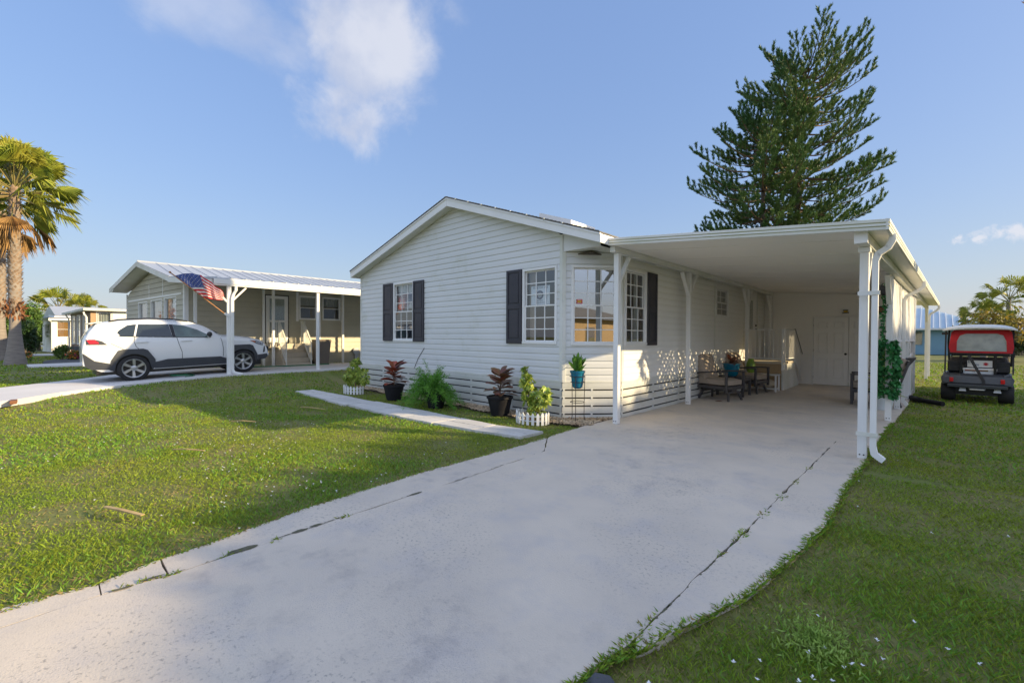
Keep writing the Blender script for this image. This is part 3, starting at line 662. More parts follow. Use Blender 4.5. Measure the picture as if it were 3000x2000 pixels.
mb = MB()
for z in (2.174, 2.113):
    for i in range(5): fC.box(mb, .285+i*.015, .295+i*.015, -.032, -.030, z, z+.008)
mb.build('small_print', M['white'], ns)

# ------------------------------------------------------------------ carport
cp = thing('carport', 'white flat roofed carport on square posts beside the home', 'carport', (-2.2, 6.8, 0))
cz = lambda x: 3.05 - .083*(x + 4.085)
gx_ = lambda y: -.37 + .036*(y-6.5)
YE = 22.7
mb = MB(); mb.hexa([(-3.95,6.52,cz(-3.95)),(gx_(6.52),6.52,cz(-.37)),(gx_(YE),YE,cz(.1)),(-3.95,YE,cz(-3.95)),(-3.95,6.52,cz(-3.95)+.08),(gx_(6.52),6.52,cz(-.37)+.08),(gx_(YE),YE,cz(.1)+.08),(-3.95,YE,cz(-3.95)+.08)])
mb.build('roof_panel', M['ceiling'], cp)
mb = MB()
for k in range(10):
    y = 7.2 + k*1.22; mb.bar((-3.86, y, cz(-3.86)-.0015), (gx_(y)-.3, y, cz(gx_(y)-.3)-.0015), .006, .003)
mb.build('panel_seam', M['white_old'], cp)
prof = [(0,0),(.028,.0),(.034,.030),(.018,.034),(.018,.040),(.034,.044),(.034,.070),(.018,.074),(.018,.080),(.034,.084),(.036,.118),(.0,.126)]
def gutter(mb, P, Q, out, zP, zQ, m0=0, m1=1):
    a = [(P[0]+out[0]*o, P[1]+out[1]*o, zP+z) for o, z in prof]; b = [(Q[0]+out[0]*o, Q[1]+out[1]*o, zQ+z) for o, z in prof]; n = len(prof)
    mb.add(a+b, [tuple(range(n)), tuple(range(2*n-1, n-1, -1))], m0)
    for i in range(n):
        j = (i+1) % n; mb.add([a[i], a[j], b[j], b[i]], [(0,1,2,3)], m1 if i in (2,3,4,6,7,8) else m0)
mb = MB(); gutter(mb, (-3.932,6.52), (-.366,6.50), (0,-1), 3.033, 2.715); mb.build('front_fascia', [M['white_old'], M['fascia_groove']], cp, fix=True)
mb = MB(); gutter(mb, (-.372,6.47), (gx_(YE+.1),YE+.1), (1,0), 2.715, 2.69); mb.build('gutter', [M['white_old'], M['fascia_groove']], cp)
PR = [(-.60,7.02),(-.536,10.51),(-.489,12.43),(-.409,14.63),(-.33,16.3),(-.09,22.4)]
PL = [(-3.92,6.77),(-3.92,9.89),(-3.92,14.25),(-3.92,16.85)]
mb = MB(); mb.box(-3.97,-3.87,6.60,17.0,2.935,cz(-3.87)-.002); mb.build('beam', M['white_old'], cp, bevel=.006)
mb = MB(); zb0 = 2.625; mb.hexa([(-.655,6.62,zb0),(-.545,6.62,zb0),(-.045,YE-.1,zb0),(-.155,YE-.1,zb0),(-.655,6.62,cz(-.6)-.003),(-.545,6.62,cz(-.55)-.003),(-.045,YE-.1,cz(-.05)-.003),(-.155,YE-.1,cz(-.05)-.003)])
mb.build('beam', M['white_old'], cp, bevel=.006)
def post(x, y, zt, w_=.092):
    mb = MB(); mb.box(x-w_/2, x+w_/2, y-w_/2, y+w_/2, -.0, zt); p = mb.build('post', M['white'], cp, bevel=.006)
    mb = MB()
    for dx in (-.02, .02): mb.lathe([(.009,0),(.007,-.008)], (x+dx, y-w_/2-.005, .05), 8, 0, 'y')
    mb.build('bolt', M['iron'], p)
    return p
for i, (x, y) in enumerate(PL): post(x, y, 2.934)
for i, (x, y) in enumerate(PR): post(x, y, zb0-.001)
def brace(x, y, sgn, zt, dx=0):
    mb = MB(); mb.bar((x, y+sgn*.02, zt-.52), (x+dx, y+sgn*.40, zt-.02), .045, .075, (1,0,0)); mb.build('brace', M['white'], cp, bevel=.004)
for i, (x, y) in enumerate(PL):
    for s_ in ((1,) if i == 0 else (-1, 1) if i < 3 else (-1,)): brace(x, y, s_, 2.935)
for i, (x, y) in enumerate(PR):
    for s_ in ((1,) if i == 0 else (-1, 1) if i < 5 else (-1,)): brace(x, y, s_, zb0, .014*s_)
mb = MB(); mb.box(-.665,-.535,6.575,6.618,2.61,cz(-.6)-.006); mb.build('beam_cap', M['white'], cp, bevel=.006); mb = MB(); mb.box(-.66,-.54,6.94,7.10,2.560,2.622); mb.build('post_cap', M['white'], cp, bevel=.006)
def spout(pts, name='downspout', straps=()):
    # ribbed elbows from stepped widths
    P = []; hh = []
    for i in range(len(pts)-1):
        a, b, ribs = Vector(pts[i][:3]), Vector(pts[i+1][:3]), pts[i][3]
        k = ribs or 1
        for j in range(k):
            P.append(a.lerp(b, j/k)); hh.append(.062 + (.010 if ribs and j % 2 else 0))
    P.append(Vector(pts[-1][:3])); hh.append(.062)
    mb = MB(); mb.recttube(P, .085, hh, (0,1,0) if straps != 'x' else (1,0,0)); return mb.build(name, M['white'], cp, bevel=.005)
d1 = spout([(-.335,6.93,2.735,8),(-.335,6.93,2.66,10),(-.375,6.93,2.58,0),(-.46,6.93,2.52,10),(-.488,6.93,2.44,0),(-.488,6.93,.17,10),(-.475,6.93,.09,8),(-.40,6.92,.035,0),(-.385,6.915,.025,0)])
mb = MB()
for z in (2.02, .30): mb = MB(); mb.box(-.652,-.438,6.872,6.882,z,z+.05); mb.build('strap', M['white_old'], d1, bevel=.002)
x2 = gx_(13.0)
spout([(x2+.03,13.,2.72,6),(x2+.03,13.,2.62,8),(x2-.05,13.,2.53,0),(x2-.24,13.,2.42,8),(x2-.28,13.,2.33,0),(x2-.28,13.,.12,6),(x2-.22,13.,.04,0),(x2-.2,13.,.03,0)])
x3 = gx_(22.4)
spout([(x3+.03,22.45,2.72,6),(x3+.03,22.45,2.60,8),(x3-.05,22.45,2.50,0),(x3-.19,22.45,2.40,8),(x3-.22,22.45,2.30,0),(x3-.22,22.45,.1,0)])
# lattice screens between the right hand posts
def lattice(p, q, z0, z1, sp=.165, w_=.078):
    fr = Fr(q, p); mb = MB(); L, Hh = fr.L, z1-z0
    for sg, n0 in ((1, .0), (-1, .008)):
        k = -int(Hh/sp)-2
        while k*sp < L + Hh:
            c = k*sp + rng.normal()*sp*.13; wk = w_*(.80+.50*rng.random()); pts = []
            # line u = c + sg*(z) clipped to the rectangle
            lo = max(0, (0-c) if sg > 0 else (c-L)); hi = min(Hh, (L-c) if sg > 0 else c)
            if hi - lo > .03:
                a = (c+sg*lo, n0, z0+lo); b = (c+sg*hi, n0, z0+hi); mb.bar(fr.pt(*a), fr.pt(*b), wk, .006, tuple(fr.N))
            k += 1
    for a, b in ((0,.03),(L-.03,L)): fr.box(mb, a, b, -.012, .02, z0, z1)
    fr.box(mb, .03, L-.03, -.012, .02, z0, z0+.03); fr.box(mb, .03, L-.03, -.012, .02, z1-.03, z1)
    return mb.build('lattice_panel', M['white'], cp)
for i in (1, 2, 3): 
    (xa, ya), (xb, yb_) = PR[i], PR[i+1]; lattice((xa+.02, ya+.05), (xb+.02, yb_-.05), 1.42, 2.60)
lattice((-.345,14.70), (-.325,16.24), .08, 1.08)

# ------------------------------------------------------------------ shed at the carport's end
shed = thing('storage_shed', 'white lap sided storage room with double doors at the carport end', 'shed', (-2.2, 17, 0))
fK = Fr((-4.14, 16.98), (-.42, 16.98)); XK = -4.14
mb = MB(); siding(mb, fK, .0, 3.06, lambda z: (0, fK.L if z < 2.72 else max(0.01, (3.045-z)/.083)), [(-2.76-XK, -.865-XK, -.1, 2.19)], h=.2, dep=.012, style='lap'); mb.build('front_wall', [M['siding_brightened'], M['white_old']], shed, fix=False)
mb = MB(); fK2 = Fr((-.42, 16.98), (-.40, 18.4)); siding(mb, fK2, .0, 2.70, h=.2, dep=.012, style='lap'); mb.build('side_wall', [M['siding'], M['white_old']], shed, fix=False)
mb = MB(); mb.quad((-.40,18.4,0),(-4.14,18.4,0),(-4.14,18.4,3.0),(-.40,18.4,2.72)); mb.build('back_wall', M['siding'], shed)
mb = MB(); fK.box(mb, -2.76-XK, -2.72-XK, -.02, .03, .0, 2.19); fK.box(mb, -2.72-XK, -.90-XK, -.02, .03, 2.15, 2.19); fK.box(mb, -.90-XK, -.865-XK, -.02, .03, .0, 2.19); mb.build('door_frame', M['white'], shed, bevel=.004)
def panel_door(fr, u0, u1, z0, z1):
    mb = MB(); fr.box(mb, u0, u1, -.03, .0, z0, z1); wd = u1-u0
    for c in (.27, .73):
        for a, b in ((.10,.39),(.47,.77),(.84,.93)):
            uc = u0+wd*c; za, zb = z0+(z1-z0)*a, z0+(z1-z0)*b; hw = wd*.145
            for q in ((uc-hw,uc+hw,za,za+.018),(uc-hw,uc+hw,zb-.018,zb),(uc-hw,uc-hw+.018,za+.018,zb-.018),(uc+hw-.018,uc+hw,za+.018,zb-.018)): fr.box(mb, q[0], q[1], .0, .016, q[2], q[3])
            fr.box(mb, uc-hw+.035, uc+hw-.035, .0, .012, za+.035, zb-.035)
    return mb.build('door', M['white'], shed, bevel=.003)
dL = panel_door(fK, -2.715-XK, -1.815-XK, .012, 2.145); dR = panel_door(fK, -1.805-XK, -.905-XK, .012, 2.145)
mb = MB(); c = fK.pt(-1.88-XK, .0, 1.0); mb.lathe([(.03,0),(.03,-.01),(.012,-.012),(.012,-.035),(.032,-.045),(.034,-.06),(.02,-.075)], c, 14, 0, 'y'); mb.build('knob', M['iron'], dL, smooth=True)
mb = MB()
for z in (.2, 1.05, 1.85): fK.box(mb, -2.735-XK, -2.715-XK, -.0, .012, z, z+.09)
mb.build('hinge', M['iron'], dL)
pl_ = thing('wall_plaque', 'small dark framed plaque above the right shed door', 'plaque', fK.pt(3.05, 0, 2.3)); mb = MB(); fK.box(mb, 2.93, 3.20, .013, .03, 2.24, 2.44); mb.build('frame', M['iron'], pl_, bevel=.004); mb = MB(); fK.box(mb, 2.96, 3.17, .03, .034, 2.27, 2.41); mb.build('face', M['croton_dark'], pl_)
wl = thing('wall_light', 'small brass wall light above the left shed door', 'light', fK.pt(2.25, 0, 2.3)); mb = MB(); fK.box(mb, 2.17, 2.33, .013, .06, 2.26, 2.29); fK.box(mb, 2.19, 2.31, .013, .08, 2.33, 2.36); mb.build('mount', M['iron'], wl, bevel=.004); mb = MB(); fK.box(mb, 2.20, 2.30, .02, .075, 2.29, 2.33); mb.build('lamp', M['ink_yellow'], wl)

# ------------------------------------------------------------------ entry steps under the carport
st = thing('entry_steps', 'landing and steps with white metal railing at the carport door', 'steps', (-3.5, 15, 0))
mb = MB(); mb.box(-4.12,-3.0,14.40,15.72,.74,.80); mb.build('landing', M['step_tread'], st, bevel=.005)
mb = MB(); mb.box(-4.12,-3.06,14.405,14.43,.0,.738); mb.build('front_panel', M['plywood'], st)
mb = MB(); mb.prism([(-3.02,14.39,0),(-3.02,16.42,0),(-3.02,16.42,.12),(-3.02,15.72,.738),(-3.02,14.39,.738)], (-.035,0,0)); mb.build('side_panel', M['white_old'], st, bevel=.003)
for k in range(4):
    mb = MB(); mb.box(-4.1,-3.056,15.72+k*.18,15.905+k*.18,.56-k*.185+.03,.60-k*.185+.03); mb.build('tread', M['step_tread'], st)
def rail(p, q, h0=.10, h1=.94, n=9, name='railing'):
    p, q = Vector(p), Vector(q); mb = MB(); a = Vector((0,0,h0)); b = Vector((0,0,h1))
    mb.bar(p+b, q+b, .045, .03); mb.bar(p+a, q+a, .03, .025)
    for i in range(1, n): c = p.lerp(q, i/n); mb.bar(c+a+Vector((0,0,.014)), c+b-Vector((0,0,.016)), .016, .016)
    r = mb.build(name, M['white'], st); return r
rail((-4.08,14.38,.79), (-3.03,14.38,.79), n=9); rail((-3.0,14.46,.79), (-3.0,15.66,.79), n=11); rail((-3.0,15.74,.74), (-3.0,16.72,.02), n=9)
for (x, y, z0, z1) in ((-3.03,14.36,.56,1.74),(-3.0,14.45,.60,1.74),(-3.0,15.70,.62,1.74)):
    mb = MB(); mb.box(x-.022,x+.022,y-.022,y+.022,z0,z1); mb.build('rail_post', M['white'], st, bevel=.003)
mb = MB(); mb.bar((-2.985,15.7,1.75), (-2.985,16.75,.98), .035, .03); mb.build('handrail', M['frame_dark'], st)

# ------------------------------------------------------------------ patio furniture
def club_chair(loc, rot, label, spring=True, group='cushioned patio chairs'):
    t = thing('patio_chair', label, 'chair', loc, group, local=True, rot=(0,0,rot)); F_ = M['frame_dark']
    mb = MB()
    for s in (-1, 1): mb.box(-.40,.40,s*.33-.025,s*.33+.025,.27,.35)
    mb.box(.37,.42,-.305,.305,.27,.35); mb.box(-.40,-.36,-.305,.305,.27,.35)
    for k in range(6): mb.box(-.36,.37,-.27+k*.1,-.22+k*.1,.30,.32)
    mb.build('seat_frame', F_, t, bevel=.006)
    mb = MB()
    for s in (-1, 1): mb.bar((-.36, s*.33, .29), (-.56, s*.33, .97), .045, .06, (0,1,0))
    for k in range(5): z = .45+k*.12; x = -.36-(z-.29)*.294; mb.bar((x,-.31,z), (x,.31,z), .02, .055)
    mb.bar((-.56,-.35,.98), (-.56,.35,.98), .04, .06)
    mb.build('back_frame', F_, t, bevel=.006)
    for s in (-1, 1):
        mb = MB(); y = s*.365
        pts = [(-.47,y,.60),(-.25,y,.645),(0,y,.672),(.22,y,.682),(.43,y,.678)]
        mb.recttube(pts, .065, .035, (0,1,0)); mb.bar((.40,y,.665), (.40,y,.20 if spring else .0), .05, .055, (1,0,0))
        mb.build('arm', F_, t, bevel=.006)
    if spring:
        for x, lab in ((.36,1), (-.30,-1)):
            mb = MB()
            for s in (-1, 1): mb.bar((x, s*.20, .20), (x+.05*lab, s*.29, .0), .05, .04, (1,0,0))
            mb.bar((x,-.23,.20), (x,.23,.20), .05, .04); mb.box(x-.03,x+.03,-.1,.1,.221,.269); mb.build('leg', F_, t, bevel=.004)
    else:
        for s in (-1, 1):
            mb = MB(); mb.bar((-.36,s*.33,.30), (-.44,s*.33,.0), .05, .05, (1,0,0)); mb.build('leg', F_, t, bevel=.004)
    def cushion(name, c, hx, hy, hz, tilt=0, m=M['cushion'], bulge=.35):
        mb = MB(); n = 10; vs = []
        for sg in (-1, 1):
            for i in range(n+1):
                for j in range(n+1):
                    u, v = -1+2*i/n, -1+2*j/n; e = (1-abs(u)**4)*(1-abs(v)**4)
                    vs.append((u*hx*(1-.03*v*v), v*hy*(1-.03*u*u), sg*hz*(.55+bulge*e+.10*(e**.3))))
        K = (n+1)**2; fs = []
        for s in (0, 1):
            for i in range(n):
                for j in range(n): a = s*K+i*(n+1)+j; fs.append((a, a+1, a+n+2, a+n+1))
        bd = [i*(n+1) for i in range(n+1)] + [n*(n+1)+j for j in range(1, n+1)] + [i*(n+1)+n for i in range(n-1, -1, -1)] + [j for j in range(n-1, 0, -1)]
        for a, b in zip(bd, bd[1:]+bd[:1]): fs.append((a, b, K+b, K+a))
        ct, sn = math.cos(tilt), math.sin(tilt)
        mb.add([(c[0]+x*ct+z*sn, c[1]+y, c[2]-x*sn+z*ct) for x, y, z in vs], fs); return mb.build(name, m, t, smooth=True, ang=60)
    cushion('seat_cushion', (.03,0,.43), .38, .305, .095)
    cushion('back_cushion', (-.35,0,.75), .33, .31, .135, R(-108))
    return t
club_chair((-3.72,11.27,0), R(-13), 'taupe cushioned patio chair nearest the left carport posts, spring base towards the drive')
club_chair((-3.66,13.30,0), R(-10), 'taupe cushioned patio chair between the dark side table and the white bench')
club_chair((-.90,12.95,0), R(184), 'straight legged patio chair behind the ivy wrapped post', spring=False)
tb = thing('side_table', 'dark slatted side table between the two taupe chairs', 'table', (-3.7,12.3,0))
mb = MB()
for k in range(6): mb.box(-4.03+k*.115,-3.93+k*.115,11.98,12.66,.47,.50)
mb.build('table_top', M['frame_dark'], tb, bevel=.004)
mb = MB(); mb.box(-4.0,-3.38,12.0,12.03,.39,.468); mb.box(-4.0,-3.38,12.61,12.64,.39,.468); mb.box(-3.41,-3.37,12.031,12.609,.39,.468); mb.box(-4.03,-3.99,12.031,12.609,.39,.468); mb.build('apron', M['frame_dark'], tb)
for x in (-4.0,-3.40):
    for y in (12.02,12.62): mb = MB(); mb.box(x-.03,x+.03,y-.03,y+.03,0,.389); mb.build('leg', M['frame_dark'], tb, bevel=.004)
mb = MB(); mb.box(-3.98,-3.42,12.05,12.59,.11,.13); mb.build('shelf', M['frame_dark'], tb)
bk = tag(MB().box(-3.75,-3.52,12.12,12.42,.131,.165).build('magazine', M['white_old'], None, bevel=.004), 'pale magazine lying on the lower shelf of the dark side table', 'magazine')
bn = thing('bench', 'small white open bench in front of the tan landing panel', 'bench', (-3.4,13.98,0))
mb = MB(); mb.box(-3.86,-3.04,13.78,14.20,.445,.475); mb.build('bench_top', M['white'], bn, bevel=.004)
for x in (-3.83,-3.07):
    for y in (13.81,14.17): mb = MB(); mb.box(x-.02,x+.02,y-.02,y+.02,0,.444); mb.build('leg', M['white'], bn, bevel=.003)
mb = MB(); mb.box(-3.84,-3.06,13.80,14.18,.06,.085); mb.build('shelf', M['white'], bn)
pw = MB(); pw.lathe_e((-3.36,13.98,.215), .24, .15, .125, 0, 20, 12); tag(pw.build('pillow', M['pillow'], None, smooth=True, ang=80), 'cream pillow on the lower shelf of the white bench', 'pillow')
vz = thing('vase', 'lime green glazed vase standing on the white bench', 'vase', (-3.72,13.98,.475)); mb = MB(); mb.lathe([(.07,.476),(.10,.52),(.125,.62),(.12,.74),(.085,.83),(.07,.86),(.085,.89),(.075,.89)], (-3.74,13.98,0), 20); mb.build('vase_body', M['lime'], vz, smooth=True)

# ------------------------------------------------------------------ potted plants
def pot(mb, c, r0, r1, h, rim=.02, rimh=.04): mb.lathe([(r0,0),(r1,h-rimh),(r1+rim,h-rimh),(r1+rim,h),(r1-.012,h),(r1-.02,h-.04),(.01,h-.045)], c, 28)
def big_leaves(name, base, n, h0, h1, L, W, m, parent, spread=1., up=.3, seed=1, droop=.12, stem=.0):
    r_ = np.random.default_rng(seed); a = r_.random(n)*2*math.pi + np.arange(n)*2.4; z = np.linspace(h0, h1, n) + r_.normal(size=n)*.01
    el = up + (np.linspace(0, 1, n))*.75 + r_.normal(size=n)*.12
    D = np.stack([np.cos(a)*np.cos(el)*spread, np.sin(a)*np.cos(el)*spread, np.sin(el)], 1); D = unit(D)
    B = np.array(base)[None, :] + np.stack([np.cos(a)*.015, np.sin(a)*.015, z], 1) + D*stem
    Ls = L*(.7+.5*r_.random(n)); Ws = W*(.75+.4*r_.random(n)); N_ = unit(np.array([0,0,1.])[None] - D*D[:, 2:3] + r_.normal(size=(n,3))*.12)
    # oval blade: 8 outline points
    S = unit(np.cross(D, N_)); N2 = np.cross(S, D); prof_ = [(0,.06),(.15,.45),(.40,.95),(.62,1.),(.84,.72),(1,.0)]
    Vs, Fs = [], []
    for i in range(n):
        k = len(Vs)
        for t, w_ in prof_:
            c = B[i] + D[i]*Ls[i]*t + np.array([0,0,-1.])*droop*Ls[i]*t*t; s_ = S[i]*Ws[i]*.5*w_; f_ = N2[i]*Ws[i]*.16*w_
            Vs += [c - s_ + f_, c, c + s_ + f_]
        for j in range(len(prof_)-1):
            q = k+j*3; Fs += [(q,q+1,q+4,q+3),(q+1,q+2,q+5,q+4)]
    return arr_mesh(name, np.array(Vs), np.array(Fs), m, parent, smooth=False)
def potted_croton(x, y, s, label, m, seed, tilt=0):
    t = thing('potted_croton', label, 'potted plant', (x,y,0), 'crotons in black pots')
    mb = MB(); pot(mb, (x,y,-.02), .165*s, .235*s, .36*s); p = mb.build('pot', M['pot_black'], t, smooth=True, ang=30)
    mb = MB(); mb.lathe([(.22*s,.335*s),(.01,.345*s)], (x,y,-.02), 20); mb.build('potting_soil', M['soil'], p)
    mb = MB(); mb.tube([(x,y,.30*s),(x+.01,y,.5*s),(x+.03,y+.01,.70*s)], [.014,.011,.008], 6); mb.tube([(x,y,.42*s),(x-.06,y,.58*s)], [.01,.006], 6); mb.build('stem', M['twig'], t)
    big_leaves('leaves', (x+.01,y,.0), 30, .38*s, .76*s, .31*s, .19*s, m, t, seed=seed, up=-.02)
potted_croton(-9.22, 5.66, 1.0, 'bright red croton in a black pot left of the feathery fern', M['croton'], 5)
potted_croton(-6.02, 6.02, 1.02, 'maroon croton in a black pot right of the feathery fern', M['croton_dark'], 11)
# feathery fern in a hidden pot
t = thing('potted_fern', 'feathery green asparagus fern spilling over its dark pot', 'potted plant', (-7.72,5.62,0))
mb = MB(); pot(mb, (-7.60,5.68,-.02), .16, .22, .34); mb.build('pot', M['pot_black'], t, smooth=True, ang=30)
P_, V_, F_ = [], None, None; parts = []; mbs = MB()
for k in range(150):
    a = rng.random()*2*math.pi; L_ = .42+.42*rng.random(); el = .10+1.15*rng.random()**1.3; c0 = np.array([-7.70,5.62,.30]) + rng.normal(size=3)*.05
    n = 26; tt = np.linspace(.12, 1, n); d = np.array([math.cos(a)*math.cos(el)*1.15, math.sin(a)*math.cos(el)*.75, math.sin(el)])
    C_ = c0 + d*L_*tt[:, None] - np.array([0,0,1.])*(.62*L_*tt[:, None]**2.2)*math.cos(el); C_[:, 2] = np.maximum(C_[:, 2], .03)
    mbs.tube([tuple(C_[i]) for i in (0, 8, 16, 25)], .003, 4, cap=False)
    for r_ in range(3):
        D_ = rdir(n, .1)*.8 + d*.5; parts.append(leaf_arrays(C_ + rng.normal(size=(n,3))*.012, D_, rdir(n), .05+.045*rng.random(n), .010, .1))
V, F_ = cat_leaves(parts); arr_mesh('foliage', V, F_, M['fern'], t); mbs.build('stems', M['fern'], t)
def cluster(name, c, rad, n, L, W, m, parent, up=.25, shell=.5, fold=.2, droop=.15):
    d = rdir(n); r_ = (shell + (1-shell)*rng.random(n))[:, None]; P = np.array(c) + d*np.array(rad)*r_
    D = unit(d + rng.normal(size=(n,3))*.55 + np.array([0,0,up])); return leaf_arrays(P, D, rdir(n, .6), L*(.6+.7*rng.random(n)), W*(.7+.5*rng.random(n)), fold, droop)
def schefflera(x, y, clumps, label, seed):
    t = thing('variegated_shrub', label, 'plant', (x,y,0), 'variegated shrubs inside picket edging'); parts = []; mb = MB()
    for (dx, dy, z, rr, n) in clumps:
        mb.tube([(x+dx*.25,y+dy*.25,0),(x+dx*.7,y+dy*.7,z*.6),(x+dx,y+dy,z+rr*.4)], [.009,.007,.004], 5)
        for k in range(n):     # whorls of leaflets
            c = np.array([x+dx,y+dy,z]) + rdir(1)[0]*rr*rng.random()**.4*np.array([1,1,1.15]); axis = unit(np.array([dx*.3,dy*.3,.4]) + rng.normal(size=3)*.5)
            q = 7; a = np.arange(q)*2*math.pi/q; e1 = unit(np.cross(axis, [.3,.5,.2])); e2 = np.cross(axis, e1)
            D = e1*np.cos(a)[:, None] + e2*np.sin(a)[:, None] + axis*.25; parts.append(leaf_arrays(np.repeat(c[None], q, 0), D, np.repeat(axis[None], q, 0), .085, .038, .15, .25))
    V, F_ = cat_leaves(parts); arr_mesh('foliage', V, F_, M['varieg'], t); mb.build('stems', M['twig'], t)
schefflera(-11.0, 5.60, [(0,0,.55,.22,34),(.20,.06,.45,.20,30),(-.20,0,.42,.19,28),(.03,0,.78,.13,18),(-.03,0,.28,.24,30),(.30,.05,.36,.15,20),(-.28,0,.30,.14,14)], 'bushy variegated shrub ringed by white pickets at the far house corner', 3)
schefflera(-5.10, 5.92, [(-.10,.0,.55,.15,28),(-.13,0,.72,.11,18),(-.06,0,.38,.15,24),(.20,.02,.42,.15,30),(.28,0,.50,.10,14),(.10,0,.26,.16,26),(-.15,0,.88,.06,8)], 'two stemmed variegated shrub ringed by white pickets near the corner window', 4)
def pickets(x, y, r, a0, a1, n, label):
    t = thing('picket_edging', label, 'picket edging', (x,y,0), 'white picket edgings'); mb = MB()
    for i in range(n):
        a = a0+(a1-a0)*i/(n-1); c = Vector((x+r*math.cos(a), y+r*.8*math.sin(a), 0)); u = Vector((-math.sin(a), math.cos(a)*.8, 0)).normalized(); o = Vector((math.cos(a), math.sin(a), 0))*.012; w2 = .024
        z1 = .205+.02*rng.random(); pp = [c-u*w2, c+u*w2, c+u*w2+Vector((0,0,z1-.035)), c+Vector((0,0,z1)), c-u*w2+Vector((0,0,z1-.035))]
        mb.prism([tuple(p-Vector((0,0,.02))) for p in pp], o)
    mb.build('pickets', M['white'], t)
    mb = MB(); k = 24
    for z in (.05,.13):
        for i in range(k):
            a, b = a0+(a1-a0)*i/k, a0+(a1-a0)*(i+1)/k; q = r-.012
            mb.bar((x+q*math.cos(a), y+q*.8*math.sin(a), z), (x+q*math.cos(b), y+q*.8*math.sin(b), z), .01, .02)
    mb.build('rail', M['white'], t)
pickets(-11.02, 5.60, .33, R(-180), R(10), 13, 'ring of short white pickets around the far bushy shrub')
pickets(-5.08, 5.90, .31, R(-195), R(15), 13, 'ring of short white pickets around the two stemmed shrub by the corner')
# plant stand with a teal pot
x, y = -4.52, 6.46
t = thing('plant_stand', 'black wire plant stand on the stones by the angled corner', 'plant stand', (x,y,0))
for z, r_ in ((.345,.125),(.80,.135),(.70,.118)): mb = MB(); mb.tube([(x+r_*math.cos(2*math.pi*i/24), y+r_*math.sin(2*math.pi*i/24), z) for i in range(25)], .006, 6, cap=False); mb.build('ring', M['iron'], t)
for i in range(3): a = 2*math.pi*i/3+.9; mb = MB(); mb.tube([(x+.15*math.cos(a),y+.15*math.sin(a),-.02),(x+.125*math.cos(a),y+.125*math.sin(a),.08),(x+.125*math.cos(a),y+.125*math.sin(a),.345),(x+.135*math.cos(a),y+.135*math.sin(a),.81)], .006, 6); mb.build('leg', M['iron'], t)
t = thing('potted_lily', 'teal pot of upright green leaves held in the wire stand', 'potted plant', (x,y,.6)); mb = MB(); mb.lathe([(.06,.585),(.088,.61),(.105,.70),(.122,.86),(.133,.86),(.136,.90),(.124,.90),(.115,.86),(.01,.855)], (x,y,0), 28); mb.build('pot', M['teal'], t, smooth=True, ang=35)
big_leaves('leaves', (x,y,.82), 34, .0, .10, .27, .07, M['plant'], t, seed=8, up=.75, spread=1., droop=.10, stem=.03)
x, y = -3.72, 12.2
t = thing('potted_bromeliad', 'teal pot of dark and red leaves on the slatted side table', 'potted plant', (x,y,.5)); mb = MB(); mb.lathe([(.11,.502),(.15,.55),(.185,.70),(.205,.80),(.215,.80),(.215,.83),(.195,.83),(.01,.80)], (x,y,0), 28); mb.build('pot', M['teal'], t, smooth=True, ang=35)
big_leaves('leaves', (x,y,.79), 18, .0, .06, .24, .07, M['croton_dark'], t, seed=12, up=.35, droop=.3, stem=.03); big_leaves('red_leaves', (x,y,.79), 8, .0, .06, .26, .08, M['croton'], t, seed=14, up=.25, droop=.2, stem=.03)
x, y = -.72, 12.10
t = thing('bucket_planter', 'pale bucket planted with yellow edged leaves behind the ivy', 'potted plant', (x,y,0)); mb = MB(); mb.lathe([(.16,0),(.215,.30),(.225,.30),(.228,.33),(.205,.33),(.20,.29),(.01,.28)], (x,y,0), 28); mb.build('bucket', M['tin'], t, smooth=True, ang=35)
big_leaves('leaves', (x,y,.30), 40, .0, .80, .30, .10, M['varieg'], t, seed=21, up=.1, droop=.15, stem=.04); mb = MB(); mb.tube([(x,y,.27),(x,y,1.1)], .012, 6); mb.build('stem', M['twig'], t)
# ivy garland on the second right post
px, py = PR[1]; t = thing('ivy_garland', 'artificial ivy wrapped round the second right carport post', 'garland', (px,py,.5))
n = 760; a = rng.random(n)*2*math.pi; z = .44 + 1.02*rng.random(n); rr = .085 + .075*rng.random(n)*np.sin((z-.44)/1.02*math.pi)**.4
Pp = np.stack([px-.03+rr*np.cos(a), py-.02+rr*np.sin(a), z], 1); D = unit(np.stack([np.cos(a), np.sin(a), -.5*np.ones(n)], 1) + rng.normal(size=(n,3))*.5)
V1 = leaf_arrays(Pp, D, rdir(n, .5), .075+.035*rng.random(n), .075, .2, .15)
n = 150; z = 1.42 + 1.06*rng.random(n); ph = z*9
Pp = np.stack([px-.075+.02*np.cos(ph)+rng.normal(size=n)*.014, py-.04+.02*np.sin(ph)+rng.normal(size=n)*.014, z], 1); V2 = leaf_arrays(Pp, rdir(n), rdir(n, .5), .05+.025*rng.random(n), .045, .2, .15)
V, F_ = cat_leaves([V1, V2]); arr_mesh('ivy_leaves', V, F_, M['ivy'], t)
mb = MB(); mb.tube([(px-.075+.02*math.cos(i*.9), py-.05+.02*math.sin(i*.9), .5+i*.1) for i in range(21)], .007, 5); mb.build('vine', M['ivy'], t)
fl = thing('flood_light', 'black twin flood light on the ivy wrapped post', 'flood light', (px,py,2.4)); 
for dx, dz, nm in ((-.15, 2.40, 'lamp_head'), (-.10, 2.32, 'lamp_head')):
    mb = MB(); mb.bar((px+dx-.07, py-.10, dz+.02), (px+dx+.06, py-.04, dz), .11, .10); mb.build(nm, M['iron'], fl, bevel=.015)
